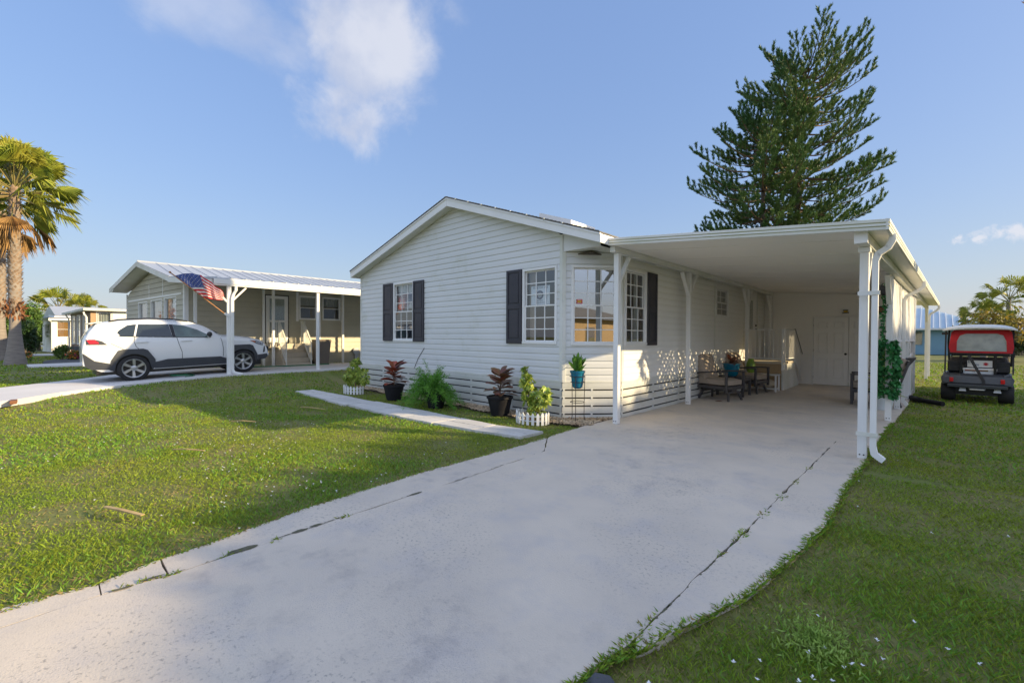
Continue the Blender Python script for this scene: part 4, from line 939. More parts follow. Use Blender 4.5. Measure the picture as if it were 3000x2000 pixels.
mb = MB(); mb.box(px-.09,px+.02,py-.075,py-.047,2.32,2.44); mb.build('bracket', M['iron'], fl, bevel=.004)
tr_ = thing('side_tray', 'dark slanted tray projecting between the right carport posts', 'tray', (-.36,13.6,1)); mb = MB(); mb.prism([(-.50,13.5,.62),(-.22,13.5,1.03),(-.22,13.5,1.06),(-.52,13.5,1.02)], (0,.5,0)); mb.build('tray_body', M['frame_dark'], tr_, bevel=.005)
mb = MB(); mb.tube([(-.33,14.8,.03),(-.24,14.35,.04),(-.14,14.1,.045),(.02,13.92,.045),(.23,13.72,.04)], .055, 12)
for i in range(26): c = Vector((-.33,14.8,.03)).lerp(Vector((-.14,14.1,.045)), i/25); mb.tube([c+Vector((-.002,.006,0)), c+Vector((.002,-.006,0))], .061, 10)
tag(mb.build('drain_pipe', M['pot_black'], None, smooth=True, ang=30), 'black flexible drain pipe lying on grass by the carport', 'drain pipe')
# bits on the ground
def leaf_litter(x, y, z, L, W, a, m, label, name='fallen_leaf', cat='leaf', group=None):
    mb = MB(); u = Vector((math.cos(a), math.sin(a), 0)); v = Vector((-u.y, u.x, 0)); c = Vector((x,y,z)); P = [(-.5,0,.0),(-.2,.5,.012),(.2,.45,.016),(.5,0,.004),(.2,-.45,.012),(-.2,-.5,.010)]
    vs = [c+u*p*L+v*q*W+Vector((0,0,h+.004)) for p, q, h in P]; vs2 = [p-Vector((0,0,.004)) for p in vs]
    mb.add(vs+vs2, [(0,1,2,3,4,5),(11,10,9,8,7,6)]+[(i,(i+1)%6,6+(i+1)%6,6+i) for i in range(6)]); return tag(mb.build(name, m), label, cat, group)
leaf_litter(-3.55, 10.76, .004, .16, .09, .3, M['dead_leaf'], 'dark red leaf fallen on the carport floor by the near chair')
def frond_stick(p, q, label, w_=.022, m=None):
    p, q = Vector(p), Vector(q); mb = MB(); s = (q-p).cross(Vector((0,0,1))).normalized()
    mid = p.lerp(q, .5)+s*.02+Vector((0,0,.015)); mb.recttube([p, mid, q], w_, [.010,.014,.006], s); return tag(mb.build('dry_frond', m or M['straw']), label, 'dry frond', 'dry palm bits on the lawn')
frond_stick((-5.05,.33,.045), (-4.55,.52,.06), 'long straw coloured palm stalk nearest the cracked edge of the drive', .03)
frond_stick((-7.0,1.1,.04), (-6.6,1.35,.05), 'short dry palm strip on the sunny lawn')
frond_stick((-9.3,3.55,.04), (-8.6,3.75,.05), 'dry palm strip at the edge of the house shadow')
frond_stick((-8.6,2.15,.04), (-8.2,2.4,.05), 'dry palm strip in the middle of the sunny lawn')
frond_stick((1.6,3.65,.045), (1.9,3.78,.06), 'curled dry palm strip on the shaded right lawn', .03)
leaf_litter(-4.15, -.55, .01, .2, .06, .5, M['dead_leaf'], 'brown husk at the lower left edge of the drive', 'husk', 'husk')
leaf_litter(-1.0, 1.62, .0, .16, .13, .5, M['asphalt'], 'dark round stone at the front corner of the drive', 'stone', 'stone')
bk = MB(); bk.box(-13.55,-13.25,-.52,-.42,.10,.17); tag(bk.build('brick', M['dead_leaf'], None, bevel=.01), 'reddish brick at the edge of the neighbouring drive', 'brick')
# pebble bed along the front wall
def pebbles(poly_fn, n, x0, x1, y0, y1):
    x = x0+(x1-x0)*rng.random(n*2); y = y0+(y1-y0)*rng.random(n*2); k = poly_fn(x, y); x, y = x[k][:n], y[k][:n]; n = len(x)
    base = np.array([(1,0,0),(0,1,0),(-1,0,0),(0,-1,0),(0,0,1),(0,0,-1)], float); T = np.array([(0,1,4),(1,2,4),(2,3,4),(3,0,4),(1,0,5),(2,1,5),(3,2,5),(0,3,5)])
    s = (.014+.016*rng.random((n,1,1)))*np.array([1.3,1,.6])*(1+.35*rng.normal(size=(n,6,1))*.5); a = rng.random(n)*6.28; ca, sa = np.cos(a)[:, None], np.sin(a)[:, None]
    P = base[None]*s; X = P[..., 0]*ca-P[..., 1]*sa; Y = P[..., 0]*sa+P[..., 1]*ca
    V = np.stack([X+x[:, None], Y+y[:, None], P[..., 2]+.004+.012*rng.random((n,1))], -1).reshape(-1,3); F_ = (T[None]+np.arange(n)[:, None, None]*6).reshape(-1,3)
    return V, F_
bed = lambda x, y: ((y < 6.47) & (y > np.interp(x, [-12.3,-9,-7,-5.6,-4.9,-4.2], [6.15,6.05,6.05,5.98,6.0,6.35]) + .05*np.sin(x*5))) | ((x > -4.95) & (x < -4.2) & (y > 5.98+.3*(x+4.9)) & (y < 7.25) & ((y-6.5)*.66 < (x+4.885)*.75+.0))
V, F_ = pebbles(bed, 6500, -12.3, -4.15, 5.9, 7.2); tag(arr_mesh('gravel', V, F_, M['pebble']), kind='stuff')
mb = MB(); mb.add([(-12.35,6.12,-.018),(-9,6.02,-.018),(-5.7,5.95,-.018),(-4.85,5.95,-.018),(-4.2,6.2,-.018),(-4.2,7.2,-.018),(-4.9,6.5,-.018),(-12.35,6.5,-.018)], [(0,1,2,3,4,5,6,7)]); tag(mb.build('gravel_bed_soil', M['soil']), kind='structure')

# ------------------------------------------------------------------ SUV
M['car_dark'] = mat('car_dark_glass', (.018,.026,.032), (.03,.042,.05), 1.5, .04, spec=.7, coat=.6)
M['car_front'] = mat('car_front_glass', (.10,.16,.145), (.05,.08,.075), 3., .04, spec=.7, coat=.6)
suv = thing('suv', 'white suv with grey wheel arches parked on the neighbouring drive', 'car', (-16.775, .66, .163+.037*.66-.01), local=True, rot=(math.atan(.037), 0, 0))
WR, WF, WZ = 1.00, 3.66, .355
def hw(y, z):
    if z <= 1.19: w_ = .905 - .035*((z-.78)/.42)**2 - (.03*max(0, .5-z)/.2)
    else: w_ = .870 - (z-1.19)*.46
    if y < .55: w_ *= 1 - .13*((.55-y)/.55)**2
    if y > 3.55: w_ *= 1 - .20*((y-3.55)/.9)**2.2
    return w_
TOP = [(0,1.00),(.03,1.16),(.07,1.26),(.16,1.40),(.29,1.575),(.34,1.60),(.62,1.655),(.9,1.68),(1.42,1.70),(1.96,1.68),(2.40,1.615),(2.70,1.49),(3.09,1.225),(3.15,1.205),(3.5,1.175),(3.95,1.10),(4.25,1.01),(4.38,.90),(4.46,.70)]
def top(y): return float(np.interp(y, [t[0] for t in TOP], [t[1] for t in TOP]))
def bot(y):
    b = .30 if .35 < y < 4.1 else (.50 - .2*min(1, max(0, (y if y < 1 else 4.46-y)/.36)))
    for c in (WR, WF):
        d = abs(y-c)
        if d < .41: b = max(b, WZ + math.sqrt(.41**2-d*d)*.98)
    return b
ys = sorted(set([0,.03,.07,.12,.16,.22,.29,.34] + list(np.linspace(.4,4.3,66)) + [WR-.41,WR+.41,WF-.41,WF+.41,4.34,4.38,4.42,4.46]))
lv = [0,.06,.16,.28,.40,.52,.62,.70,.77,.84,.90,.95,.985,1.]
rows = []
for y in ys:
    t, b = top(y), bot(y); col = []
    for s in lv:
        z = b + (t-b)*s; w_ = hw(y, z); rr = .14; e = min(1, (t-z)/rr); w_ *= 1 - (.17 if t < 1.3 else .10)*(1-e)**2
        col.append((w_, z))
    rows.append(col)
mb = MB(); n = len(lv); vs = []
for y, col in zip(ys, rows):
    vs += [(w_, y, z) for w_, z in col] + [(col[-1][0]*.5, y, col[-1][1]+.022), (0, y, col[-1][1]+.03), (-col[-1][0]*.5, y, col[-1][1]+.022)] + [(-w_, y, z) for w_, z in col[::-1]]
K = 2*n+3; fs = []
for i in range(len(ys)-1):
    for j in range(K-1): a = i*K+j; fs.append((a, a+1, a+K+1, a+K))
fs += [tuple(range(K)), tuple(range((len(ys)-1)*K+K-1, (len(ys)-1)*K-1, -1))]
mb.add(vs, fs); body = mb.build('body', M['car_white'], suv, smooth=True, ang=38)
mb = MB(); mb.box(-.80,.80,.25,4.2,.22,.80); mb.build('underbody', M['blackp'], suv)
def patch(name, poly, m, off=.006, thick=0., sides=(1,-1), parent=None, maxe=.18, smooth=True):
    if len(sides) == 2: return [patch(name, poly, m, off, thick, (s_,), parent, maxe) for s_ in sides]
    bm = bmesh.new()
    for sd_ in sides:
        f = bm.faces.new([bm.verts.new((sd_, y, z)) for y, z in poly])
    bmesh.ops.triangulate(bm, faces=list(bm.faces))
    for _ in range(4):
        es = [e for e in bm.edges if e.calc_length() > maxe]
        if es: bmesh.ops.subdivide_edges(bm, edges=es, cuts=1); bmesh.ops.triangulate(bm, faces=[f for f in bm.faces if len(f.verts) > 3])
    if thick:
        r = bmesh.ops.extrude_face_region(bm, geom=list(bm.faces)); new = {v for v in r['geom'] if isinstance(v, bmesh.types.BMVert)}
    else: new = set()
    for v in bm.verts:
        s = v.co.x; e = min(1, max(0, (top(v.co.y)-v.co.z))/.14); w_ = hw(v.co.y, v.co.z)*(1 - (.17 if top(v.co.y) < 1.3 else .10)*(1-e)**2)
        v.co.x = s*(w_ + off + (thick if v in new else 0))
    bmesh.ops.recalc_face_normals(bm, faces=bm.faces)
    me = bpy.data.meshes.new(name); bm.to_mesh(me); bm.free(); me.materials.append(m)
    return link(name, me, parent or suv)
lo = lambda pts: [(y-.66, z-(.163+.037*y)) for y, z in pts]
patch('window', lo([(1.357,1.56),(1.402,1.625),(1.581,1.765),(1.772,1.80),(1.692,1.465),(1.42,1.47)]), M['car_dark'])
patch('window', lo([(1.735,1.465),(1.815,1.80),(2.483,1.815),(2.544,1.455)]), M['car_dark'])
patch('window', lo([(2.63,1.455),(2.585,1.812),(2.827,1.79),(3.15,1.675),(3.40,1.53),(3.385,1.45)]), M['car_front'])
patch('window_trim', lo([(1.34,1.50),(1.42,1.452),(3.40,1.432),(3.40,1.447),(1.43,1.468)]), M['blackp'], .007)
patch('pillar_trim', lo([(2.55,1.456),(2.49,1.815),(2.58,1.813),(2.625,1.456)]), M['blackp'], .0065)
arch = lambda c: [(c+.40*math.cos(a), WZ+.40*math.sin(a)) for a in np.linspace(R(-8), R(188), 22)]
def archpoly(c, outer): return outer + arch(c)
patch('wheel_arch', archpoly(WR, [(WR-.50,.35),(WR-.46,.60),(WR-.31,.86),(WR-.22,.89),(WR+.22,.89),(WR+.31,.85),(WR+.47,.58),(WR+.47,.35)]), M['cladding'], .004, .022)
patch('wheel_arch', archpoly(WF, [(WF-.47,.35),(WF-.44,.60),(WF-.31,.85),(WF-.22,.89),(WF+.20,.89),(WF+.30,.85),(WF+.43,.56),(WF+.44,.40)]), M['cladding'], .004, .022)
patch('sill', [(WR+.46,.50),(WR+.75,.565),(WF-.62,.555),(WF-.45,.49),(WF-.45,.32),(WR+.46,.32)], M['cladding'], .004, .020)
patch('bumper', [(.0,.82),(.03,.80),(.22,.61),(WR-.48,.52),(WR-.46,.36),(.16,.38),(.04,.46)], M['cladding'], .004, .012)
patch('bumper', [(WF+.44,.54),(4.40,.56),(4.44,.50),(4.36,.40),(WF+.45,.36)], M['cladding'], .004, .012)
patch('tail_light', lo([(.735,1.37),(.90,1.375),(1.04,1.33),(1.147,1.235),(.74,1.235)]), M['cladding'], .006, .006)
patch('tail_light', lo([(.75,1.36),(.90,1.362),(.975,1.30),(.985,1.262),(.80,1.258)]), M['tail_red'], .013, .006)
patch('headlight', lo([(4.52,1.345),(4.80,1.325),(4.95,1.26),(4.93,1.18),(4.74,1.24)]), M['blackp'], .006, .004)
patch('headlight', lo([(4.72,1.305),(4.80,1.305),(4.92,1.25),(4.91,1.20),(4.78,1.245)]), M['lens_clear'], .011, .004)
patch('turn_signal', lo([(4.55,1.335),(4.70,1.325),(4.70,1.275)]), M['amber'], .011, .003)
patch('fog_slot', [(4.27,.60),(4.31,.80),(4.35,.82),(4.33,.62)], M['blackp'], .006)
def seam(pts, w_=.006):
    P = [Vector((0, y, z)) for y, z in pts]; L_, R_ = [], []
    for i, p in enumerate(P):
        d = (P[min(i+1, len(P)-1)]-P[max(i-1, 0)]).normalized(); nrm = Vector((0, -d.z, d.y))*w_; L_.append((p.y+nrm.y, p.z+nrm.z)); R_.append((p.y-nrm.y, p.z-nrm.z))
    patch('door_seam', L_ + R_[::-1], M['blackp'], .003, maxe=.1)
seam([(1.05,1.25),(1.03,1.1),(1.07,.95),(1.12,.89)]); seam([(1.98,1.20),(2.02,1.0),(2.09,.75),(2.09,.36)]); seam([(3.06,1.20),(3.10,1.02),(3.13,.80),(3.12,.56)]); seam([(.55,1.06),(.80,.90)]); seam([(3.1,1.17),(3.6,1.155),(4.1,1.05)], .004)
for y0 in (1.20, 2.20):
    mb = MB()
    for s in (1,-1): x_ = s*(hw(y0, 1.06)+.025); mb.recttube([(s*(hw(y0,1.06)+.002),y0-.14,1.065),(x_,y0-.09,1.072),(x_,y0+.09,1.072),(s*(hw(y0,1.06)+.002),y0+.14,1.065)], .03, .02, (0,0,1))
    mb.build('door_handle', M['car_white'], suv, bevel=.005)
for s in (1,-1):
    mb = MB(); mb.bar((s*.88,2.80,1.17), (s*1.0,2.78,1.20), .05, .05); mb.lathe_e((s*1.03,2.76,1.245), .10, .07, .075, 0, 14, 10); mb.build('mirror', M['blackp'], suv, smooth=True)
    mb = MB(); mb.tube([(s*.60,.55,1.655),(s*.615,.75,1.70),(s*.62,1.4,1.735),(s*.61,2.0,1.705),(s*.595,2.3,1.645)], .02, 8); mb.build('roof_rail', M['blackp'], suv, smooth=True)
def cpatch(name, pts, m):   # a pane across the car
    mb = MB(); P = []
    for y, z, f in pts: P.append((y, z, hw(y, z)*f))
    vs = [(-w_, y, z) for y, z, w_ in P] + [(w_, y, z) for y, z, w_ in P[::-1]]; mb.add(vs, [tuple(range(len(vs)))]); mb.build(name, m, suv)
cpatch('rear_window', [(.085,1.305,.86),(.285,1.585,.80)], M['car_dark']); cpatch('windscreen', [(2.44,1.632,.84),(3.06,1.275,.92)], M['car_front'])
mb = MB(); mb.hexa([(-.58,.16,1.585),(.58,.16,1.585),(.58,.42,1.63),(-.58,.42,1.63),(-.58,.14,1.61),(.58,.14,1.61),(.58,.42,1.655),(-.58,.42,1.655)]); mb.build('spoiler', M['car_white'], suv, bevel=.01)
mb = MB(); mb.box(-.72,.72,4.33,4.475,.56,.80); mb.build('grille', M['blackp'], suv, bevel=.03)
for s in (1,-1):
    for c in (WR, WF):
        mb = MB(); mb.lathe([(.24,-.11),(.335,-.115),(.357,-.09),(.36,0),(.357,.09),(.335,.113),(.262,.112),(.25,.09)], (s*.80,c,WZ+.005), 40, 0, 'x', cap=False); wh = mb.build('wheel', M['tyre'], suv, smooth=True, ang=50)
        mb = MB(); X = s*.80; sg = s
        mb.lathe([(.262,.105*sg),(.255,.112*sg),(.238,.108*sg),(.232,.05*sg),(.20,.0)], (X,c,WZ+.005), 36, 0, 'x', cap=False)
        for k in range(6):
            a = 2*math.pi*k/6+.3; e = a+.20
            p = lambda r_, t, o: (X+o*sg, c+r_*math.cos(t), WZ+.005+r_*math.sin(t))
            mb.hexa([p(.055,a-.55,.04),p(.245,e-.19,.05),p(.245,e+.19,.05),p(.055,a+.55,.04),p(.055,a-.45,.085),p(.245,e-.14,.098),p(.245,e+.14,.098),p(.055,a+.45,.085)])
        mb.lathe([(.075,.04*sg),(.075,.088*sg),(.04,.098*sg),(.005,.10*sg)], (X,c,WZ+.005), 20, 0, 'x'); mb.build('rim', M['alloy'], wh, smooth=True, ang=30)
        mb = MB(); mb.lathe([(.236,.03*sg),(.01,.028*sg)], (X,c,WZ+.005), 30, 0, 'x', cap=False); mb.build('backing_disc', M['blackp'], wh)  # black disc filling the rim behind the spokes

# ------------------------------------------------------------------ neighbouring sage home
nb = thing('sage_home', 'sage green lap sided home with pale metal roof behind the parked suv', 'house', (-23, 3, .2))
NA, NB_ = (-27.1, 2.58), (-19.6, 3.45); fN = Fr(NA, NB_); fM = Fr(NB_, (-19.6, 14.5)); L_ = fN.L
ap_u = fN.L*.53; nzr = lambda u: 4.16 - abs(u-ap_u)*.215
def nlim(z):
    h_ = (4.16-z)/.215; return (max(0, ap_u-h_), min(L_, ap_u+h_))
def ucol(u_px):       # where a column of the photo meets the front wall
    pass
NW = [(1.9,3.1,1.55,2.86),(3.65,5.0,1.55,2.88),(5.35,6.65,1.55,2.9)]
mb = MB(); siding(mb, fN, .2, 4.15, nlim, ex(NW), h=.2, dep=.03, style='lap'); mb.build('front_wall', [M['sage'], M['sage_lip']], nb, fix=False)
MW = [(7.47-3.45, 8.14-3.45, 2.22, 3.16), (8.46-3.45, 9.20-3.45, 2.22, 3.16), (6.13-3.45, 6.97-3.45, 1.2, 3.12)]
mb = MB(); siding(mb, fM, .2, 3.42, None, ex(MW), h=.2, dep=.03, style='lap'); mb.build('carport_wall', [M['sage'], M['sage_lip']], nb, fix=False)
mb = MB(); mb.quad((-27.1,2.58,.1),(-27.1,14,.1),(-27.1,14,3.3),(-27.1,2.58,3.3)); mb.quad((-27.1,14.4,.1),(-19.6,14.4,.1),(-19.6,14.4,3.4),(-27.1,14.4,3.3)); mb.build('rear_walls', M['sage'], nb)
mb = MB()
for u in (0.04, fN.L-.05): fN.box(mb, u-.05, u+.05, .0, .035, .2, 3.34)
fM.box(mb, -.01, .10, .0, .035, .2, 3.40); fN.box(mb, .3, fN.L-.3, .0, .03, 2.98, 3.05)
for u in (3.40, 5.15): fN.box(mb, u-.025, u+.025, .0, .028, 3.05, 3.6 if u < 4 else 3.75)
for u in (MW[0][0]-.12, (MW[0][1]+MW[1][0])/2, MW[1][1]+.12): fM.box(mb, u-.05, u+.05, .0, .03, 1.0 if u > 4.4 and u < 5 else 2.1, 3.35)
mb.build('wall_trim', M['white'], nb)
for k, q in enumerate(NW): window(fN, *q, nb, M['glass'], 2, 1, muntin=False, split=.22, curtain=[(q[0]+.02, q[1]-.02, q[2]+.2, q[3], M['blind'] if k == 2 else M['curtain'])])
for q in MW[:2]: window(fM, *q, nb, M['glass_side'], 1, 1, muntin=False, curtain=[(q[0]+.02, q[1]-.02, (q[2]+q[3])/2+.1, q[3], M['blind'])])
a, b, c, d = MW[2]; mb = MB(); fM.box(mb, a, b, -.02, .01, c, d); fM.box(mb, a, a+.09, .01, .03, c, d); fM.box(mb, b-.09, b, .01, .03, c, d); fM.box(mb, a+.09, b-.09, .01, .03, d-.1, d); fM.box(mb, a+.09, b-.09, .01, .03, c, c+.12); fM.box(mb, a+.09, b-.09, .01, .03, 2.05, 2.11)
nd = mb.build('door', M['white'], nb); mb = MB(); fM.box(mb, a+.14, b-.14, .012, .02, c+.2, 2.04); fM.box(mb, a+.14, b-.14, .012, .02, 2.12, d-.12); mb.build('pane', M['glass_side'], nd)
mb = MB(); mb.box(-26.9,-19.8,3.9,3.95,.3,3.2); mb.box(-26.9,-20.6,4,14,.9,.95); mb.box(-20.7,-20.6,3.95,14,.95,3.3); mb.build('interior', M['room'], nb)
# roof: rake points are skewed like the front
rl, ra, rr_ = Vector((-27.6,2.02,3.58)), Vector((-23.1,2.50,4.38)), Vector((-19.2,2.93,3.50))
yb_ = 14.6
mb = MB(); t = .06
def rslab(mb, p, q, t, back=yb_, m=0):
    P, Q = Vector((p.x,back,p.z)), Vector((q.x,back,q.z)); z_ = Vector((0,0,t)); mb.hexa([p,q,Q,P,p+z_,q+z_,Q+z_,P+z_], m)
rslab(mb, rl, ra, .05); rslab(mb, ra, rr_, .05)
cr = Vector((-15.42,3.40,3.17)); rslab(mb, rr_, cr, .04)
for k in range(30):
    f = k/29; y0 = lambda p, q: p.y
    for p, q in ((ra, rr_), (rr_, cr)):
        y = 3.1 + k*.39
        if y > yb_-.1: continue
        mb.bar((p.x, y, p.z+.055), (q.x, y, q.z+.055), .03, .03)
mb.tube([(ra.x, 2.5, ra.z+.05), (ra.x, yb_, ra.z+.05)], .06, 8)
nroof = mb.build('roof', M['metal_roof'], nb)
mb = MB(); dn = Vector((0,0,-.15)); fw = Vector((.006,-.03,0))
for p, q in ((rl, ra), (ra, rr_)): mb.hexa([p+dn+fw,q+dn+fw,q+dn,p+dn,p+fw+Vector((0,0,.03)),q+fw+Vector((0,0,.03)),q,p])
mb.build('rake_board', M['white_old'], nroof)
mb = MB()
for p, q in ((rl, ra), (ra, rr_)):
    a_, b_ = p+dn+Vector((0,.03,.02)), q+dn+Vector((0,.03,.02)); mb.add([a_, b_, (b_.x,3.45,b_.z), (a_.x,3.45 if p is ra else 2.62,a_.z)], [(0,1,2,3)])
mb.build('soffit', M['white_old'], nroof)
# its carport: fascia, posts
nc = thing('neighbour_carport', 'white posted carport shading the parked suv', 'carport', (-17, 6, .28))
mb = MB(); mb.hexa([(-15.50,3.42,2.985),(-15.40,3.42,2.985),(-15.40,yb_,2.985),(-15.50,yb_,2.985),(-15.50,3.42,3.165),(-15.40,3.42,3.165),(-15.40,yb_,3.165),(-15.50,yb_,3.165)]); mb.box(-15.395,-15.375,3.40,yb_,3.03,3.175); mb.build('side_fascia', M['white'], nc, bevel=.005)
mb = MB(); mb.hexa([(-19.2,2.90,3.33),(-15.51,3.37,2.99),(-15.51,3.41,2.99),(-19.2,2.94,3.33),(-19.2,2.90,3.50),(-15.51,3.37,3.165),(-15.51,3.41,3.165),(-19.2,2.94,3.50)]); mb.build('front_fascia', M['white_old'], nc)
mb = MB(); mb.add([(-19.2,2.96,3.36),(-15.51,3.43,3.03),(-15.51,yb_,3.03),(-19.2,yb_,3.36)], [(0,1,2,3)]); mb.build('ceiling_panel', M['white_old'], nc)
for (x, y, b_, zt_, w_) in ((-15.50,3.82,.30,2.983,.11),(-15.50,6.50,.25,2.983,.09),(-15.50,9.6,.25,2.983,.09),(-18.9,6.18,.27,3.30,.09),(-19.35,5.97,.27,3.34,.08),(-19.3,9.22,.27,3.34,.09),(-19.1,3.66,.27,3.32,.09)):
    mb = MB(); mb.box(x-w_/2,x+w_/2,y-w_/2,y+w_/2,b_-.1,zt_); mb.build('post', M['white'], nc, bevel=.006)
for s in (-1,1): mb = MB(); mb.bar((-15.5,3.82+s*.03,2.48), (-15.5,3.82+s*.46,2.97), .05, .07, (1,0,0)); mb.build('brace', M['white'], nc, bevel=.004)
mb = MB(); mb.recttube([(-15.36,3.97,2.98),(-15.36,3.97,2.86),(-15.39,3.92,2.76),(-15.402,3.885,2.62),(-15.402,3.885,.45),(-15.38,3.92,.36),(-15.25,4.10,.31)], .075, .075, (0,1,0)); mb.build('downspout', M['white'], nc, bevel=.008)
# flag
fg = thing('flag', 'stars and stripes flag hanging from an angled pole on the carport post', 'flag', (-15.5,3.7,2.15))
PB, PT = Vector((-15.42,3.70,2.13)), Vector((-15.42,2.375,3.245)); mb = MB(); mb.tube([PB, PT], .014, 8); mb.lathe_e(tuple(PT), .03, .03, .03, 0, 10, 8); mb.build('pole', M['wood_pole'], fg)
mb = MB(); mb.bar(PB+Vector((0,.09,-.06)), PB+Vector((0,-.02,.02)), .05, .05); mb.build('bracket', M['white'], fg)
tp = [(-15.42,2.475,3.155),(-15.40,2.66,3.235),(-15.36,2.90,3.268),(-15.34,3.06,3.22),(-15.36,3.22,3.14),(-15.38,3.40,3.0),(-15.36,3.56,2.85),(-15.38,3.69,2.66)]
bt = [(-15.42,3.16,2.585),(-15.40,3.20,2.58),(-15.37,3.26,2.57),(-15.34,3.33,2.555),(-15.36,3.41,2.54),(-15.38,3.50,2.535),(-15.36,3.59,2.535),(-15.38,3.66,2.545)]
tp, bt = np.array(tp), np.array(bt)
def flagpt(s, t):
    f = t*7; a = np.array([np.interp(f, range(8), tp[:, i]) for i in range(3)]); b = np.array([np.interp(f, range(8), bt[:, i]) for i in range(3)])
    p = a*(1-s)+b*s; p[0] += .07*math.sin(t*17+s*2.2)*min(1, t*3) + .03*math.sin(t*31); p[1] += .025*math.sin(t*22+s*3)*min(1, t*3); p[2] -= .05*math.sin(s*math.pi)*t; return p
ns, nt_ = 26, 40; Vf = np.array([flagpt(i/ns, j/nt_) for i in range(ns+1) for j in range(nt_+1)]); Ff, mi = [], []
for i in range(ns):
    for j in range(nt_):
        a = i*(nt_+1)+j; Ff.append((a, a+1, a+nt_+2, a+nt_+1)); mi.append(2 if (i < 14 and j < 16) else (i//2) % 2)
arr_mesh('flag_cloth', Vf, Ff, [M['flag_red'], M['flag_white'], M['flag_blue']], fg, mi, smooth=True)
mb = MB()
for r_ in range(9):
    for c in range(11):
        if (r_+c) % 2: continue
        s0, t0 = (r_+1)/10*14/26, (c+1)/12*.4
        for sd_ in (1,-1):
            ctr = flagpt(s0, t0); e1 = flagpt(s0, t0+.01)-ctr; e1 /= np.linalg.norm(e1); e2 = flagpt(s0+.01, t0)-ctr; e2 /= np.linalg.norm(e2); nn = np.cross(e1, e2); nn /= np.linalg.norm(nn)
            P = [tuple(ctr+nn*.004*sd_+(e1*math.cos(k*math.pi/5)+e2*math.sin(k*math.pi/5))*(.017 if k % 2 == 0 else .007)) for k in range(10)]; mb.add(P, [tuple(range(10))])
mb.build('stars', M['flag_white'], fg)
# steps, bin, hose
ns_ = thing('porch_steps', 'concrete porch steps with white railings at the sage home', 'steps', (-18.8,6.95,.27))
for k in range(4): mb = MB(); mb.box(-19.58, -18.42-k*.24, 6.46, 7.46, .2+k*.2, .4+k*.2); mb.build('step', M['step_tread'], ns_, bevel=.01)
mb = MB(); mb.box(-19.58,-19.16,6.0,7.5,1.0,1.16); mb.build('landing', M['step_tread'], ns_)
def nrail(p, q, n, hz=.92):
    p, q = Vector(p), Vector(q); mb = MB(); z_ = Vector((0,0,1))
    mb.bar(p+z_*hz, q+z_*hz, .05, .04); mb.bar(p+z_*.08, q+z_*.08, .03, .03)
    for i in range(n+1): c = p.lerp(q, i/n); mb.bar(c+z_*(.0 if i in (0,n) else .08), c+z_*(hz-.02), .03 if i in (0,n) else .018, .03 if i in (0,n) else .018)
    mb.build('railing', M['white_old'], ns_)
nrail((-19.1,7.44,1.1), (-18.35,7.44,.30), 8); nrail((-19.1,6.48,1.1), (-18.35,6.48,.30), 8); nrail((-19.14,6.03,1.16), (-19.14,6.45,1.16), 5); nrail((-19.5,7.48,1.16), (-19.12,7.48,1.16), 5)
bn_ = thing('trash_bin', 'brown wheeled trash bin beside the porch steps', 'bin', (-18.6,7.95,.27)); mb = MB(); mb.hexa([(-18.85,7.72,.27),(-18.38,7.72,.27),(-18.38,8.17,.27),(-18.85,8.17,.27),(-18.93,7.65,1.26),(-18.30,7.65,1.26),(-18.30,8.24,1.26),(-18.93,8.24,1.26)]); mb.build('bin_body', M['bin'], bn_, bevel=.02)
mb = MB(); mb.hexa([(-18.96,7.62,1.262),(-18.27,7.62,1.262),(-18.27,8.27,1.262),(-18.96,8.27,1.262),(-18.92,7.66,1.33),(-18.31,7.66,1.33),(-18.31,8.23,1.33),(-18.92,8.23,1.33)]); mb.build('lid', M['bin'], bn_, bevel=.015)
for y in (7.72,8.13): mb = MB(); mb.lathe([(.1,-.03),(.1,.03)], (-18.9,y,.37), 16, 0, 'y'); mb.build('wheel', M['tyre'], bn_)
mb = MB(); mb.tube([(-17.9,4.8,.325),(-17.95,5.6,.325),(-17.8,6.4,.325),(-17.75,7.2,.325),(-18.0,8.0,.325)], .03, 8)
mb.tube([(-16.0+.35*math.cos(a*.5), 2.75+.28*math.sin(a*.5), .285+.004*a) for a in range(14)], .02, 6)
tag(mb.build('garden_hose', M['hose'], None, smooth=True), 'green garden hose lying on the neighbouring drive', 'hose')
hr = thing('hose_reel', 'small grey hose reel on the sunlit wall of the sage home', 'hose reel', (-19.5,10.1,.7)); mb = MB(); mb.lathe([(.16,0),(.16,.02),(.05,.02),(.05,.10),(.16,.10),(.16,.12)], (-19.56,9.95,.78), 18, 0, 'x'); mb.build('reel', M['alloy'], hr); mb = MB(); mb.box(-19.58,-19.44,9.88,10.02,.35,.62); mb.build('stand', M['alloy'], hr)

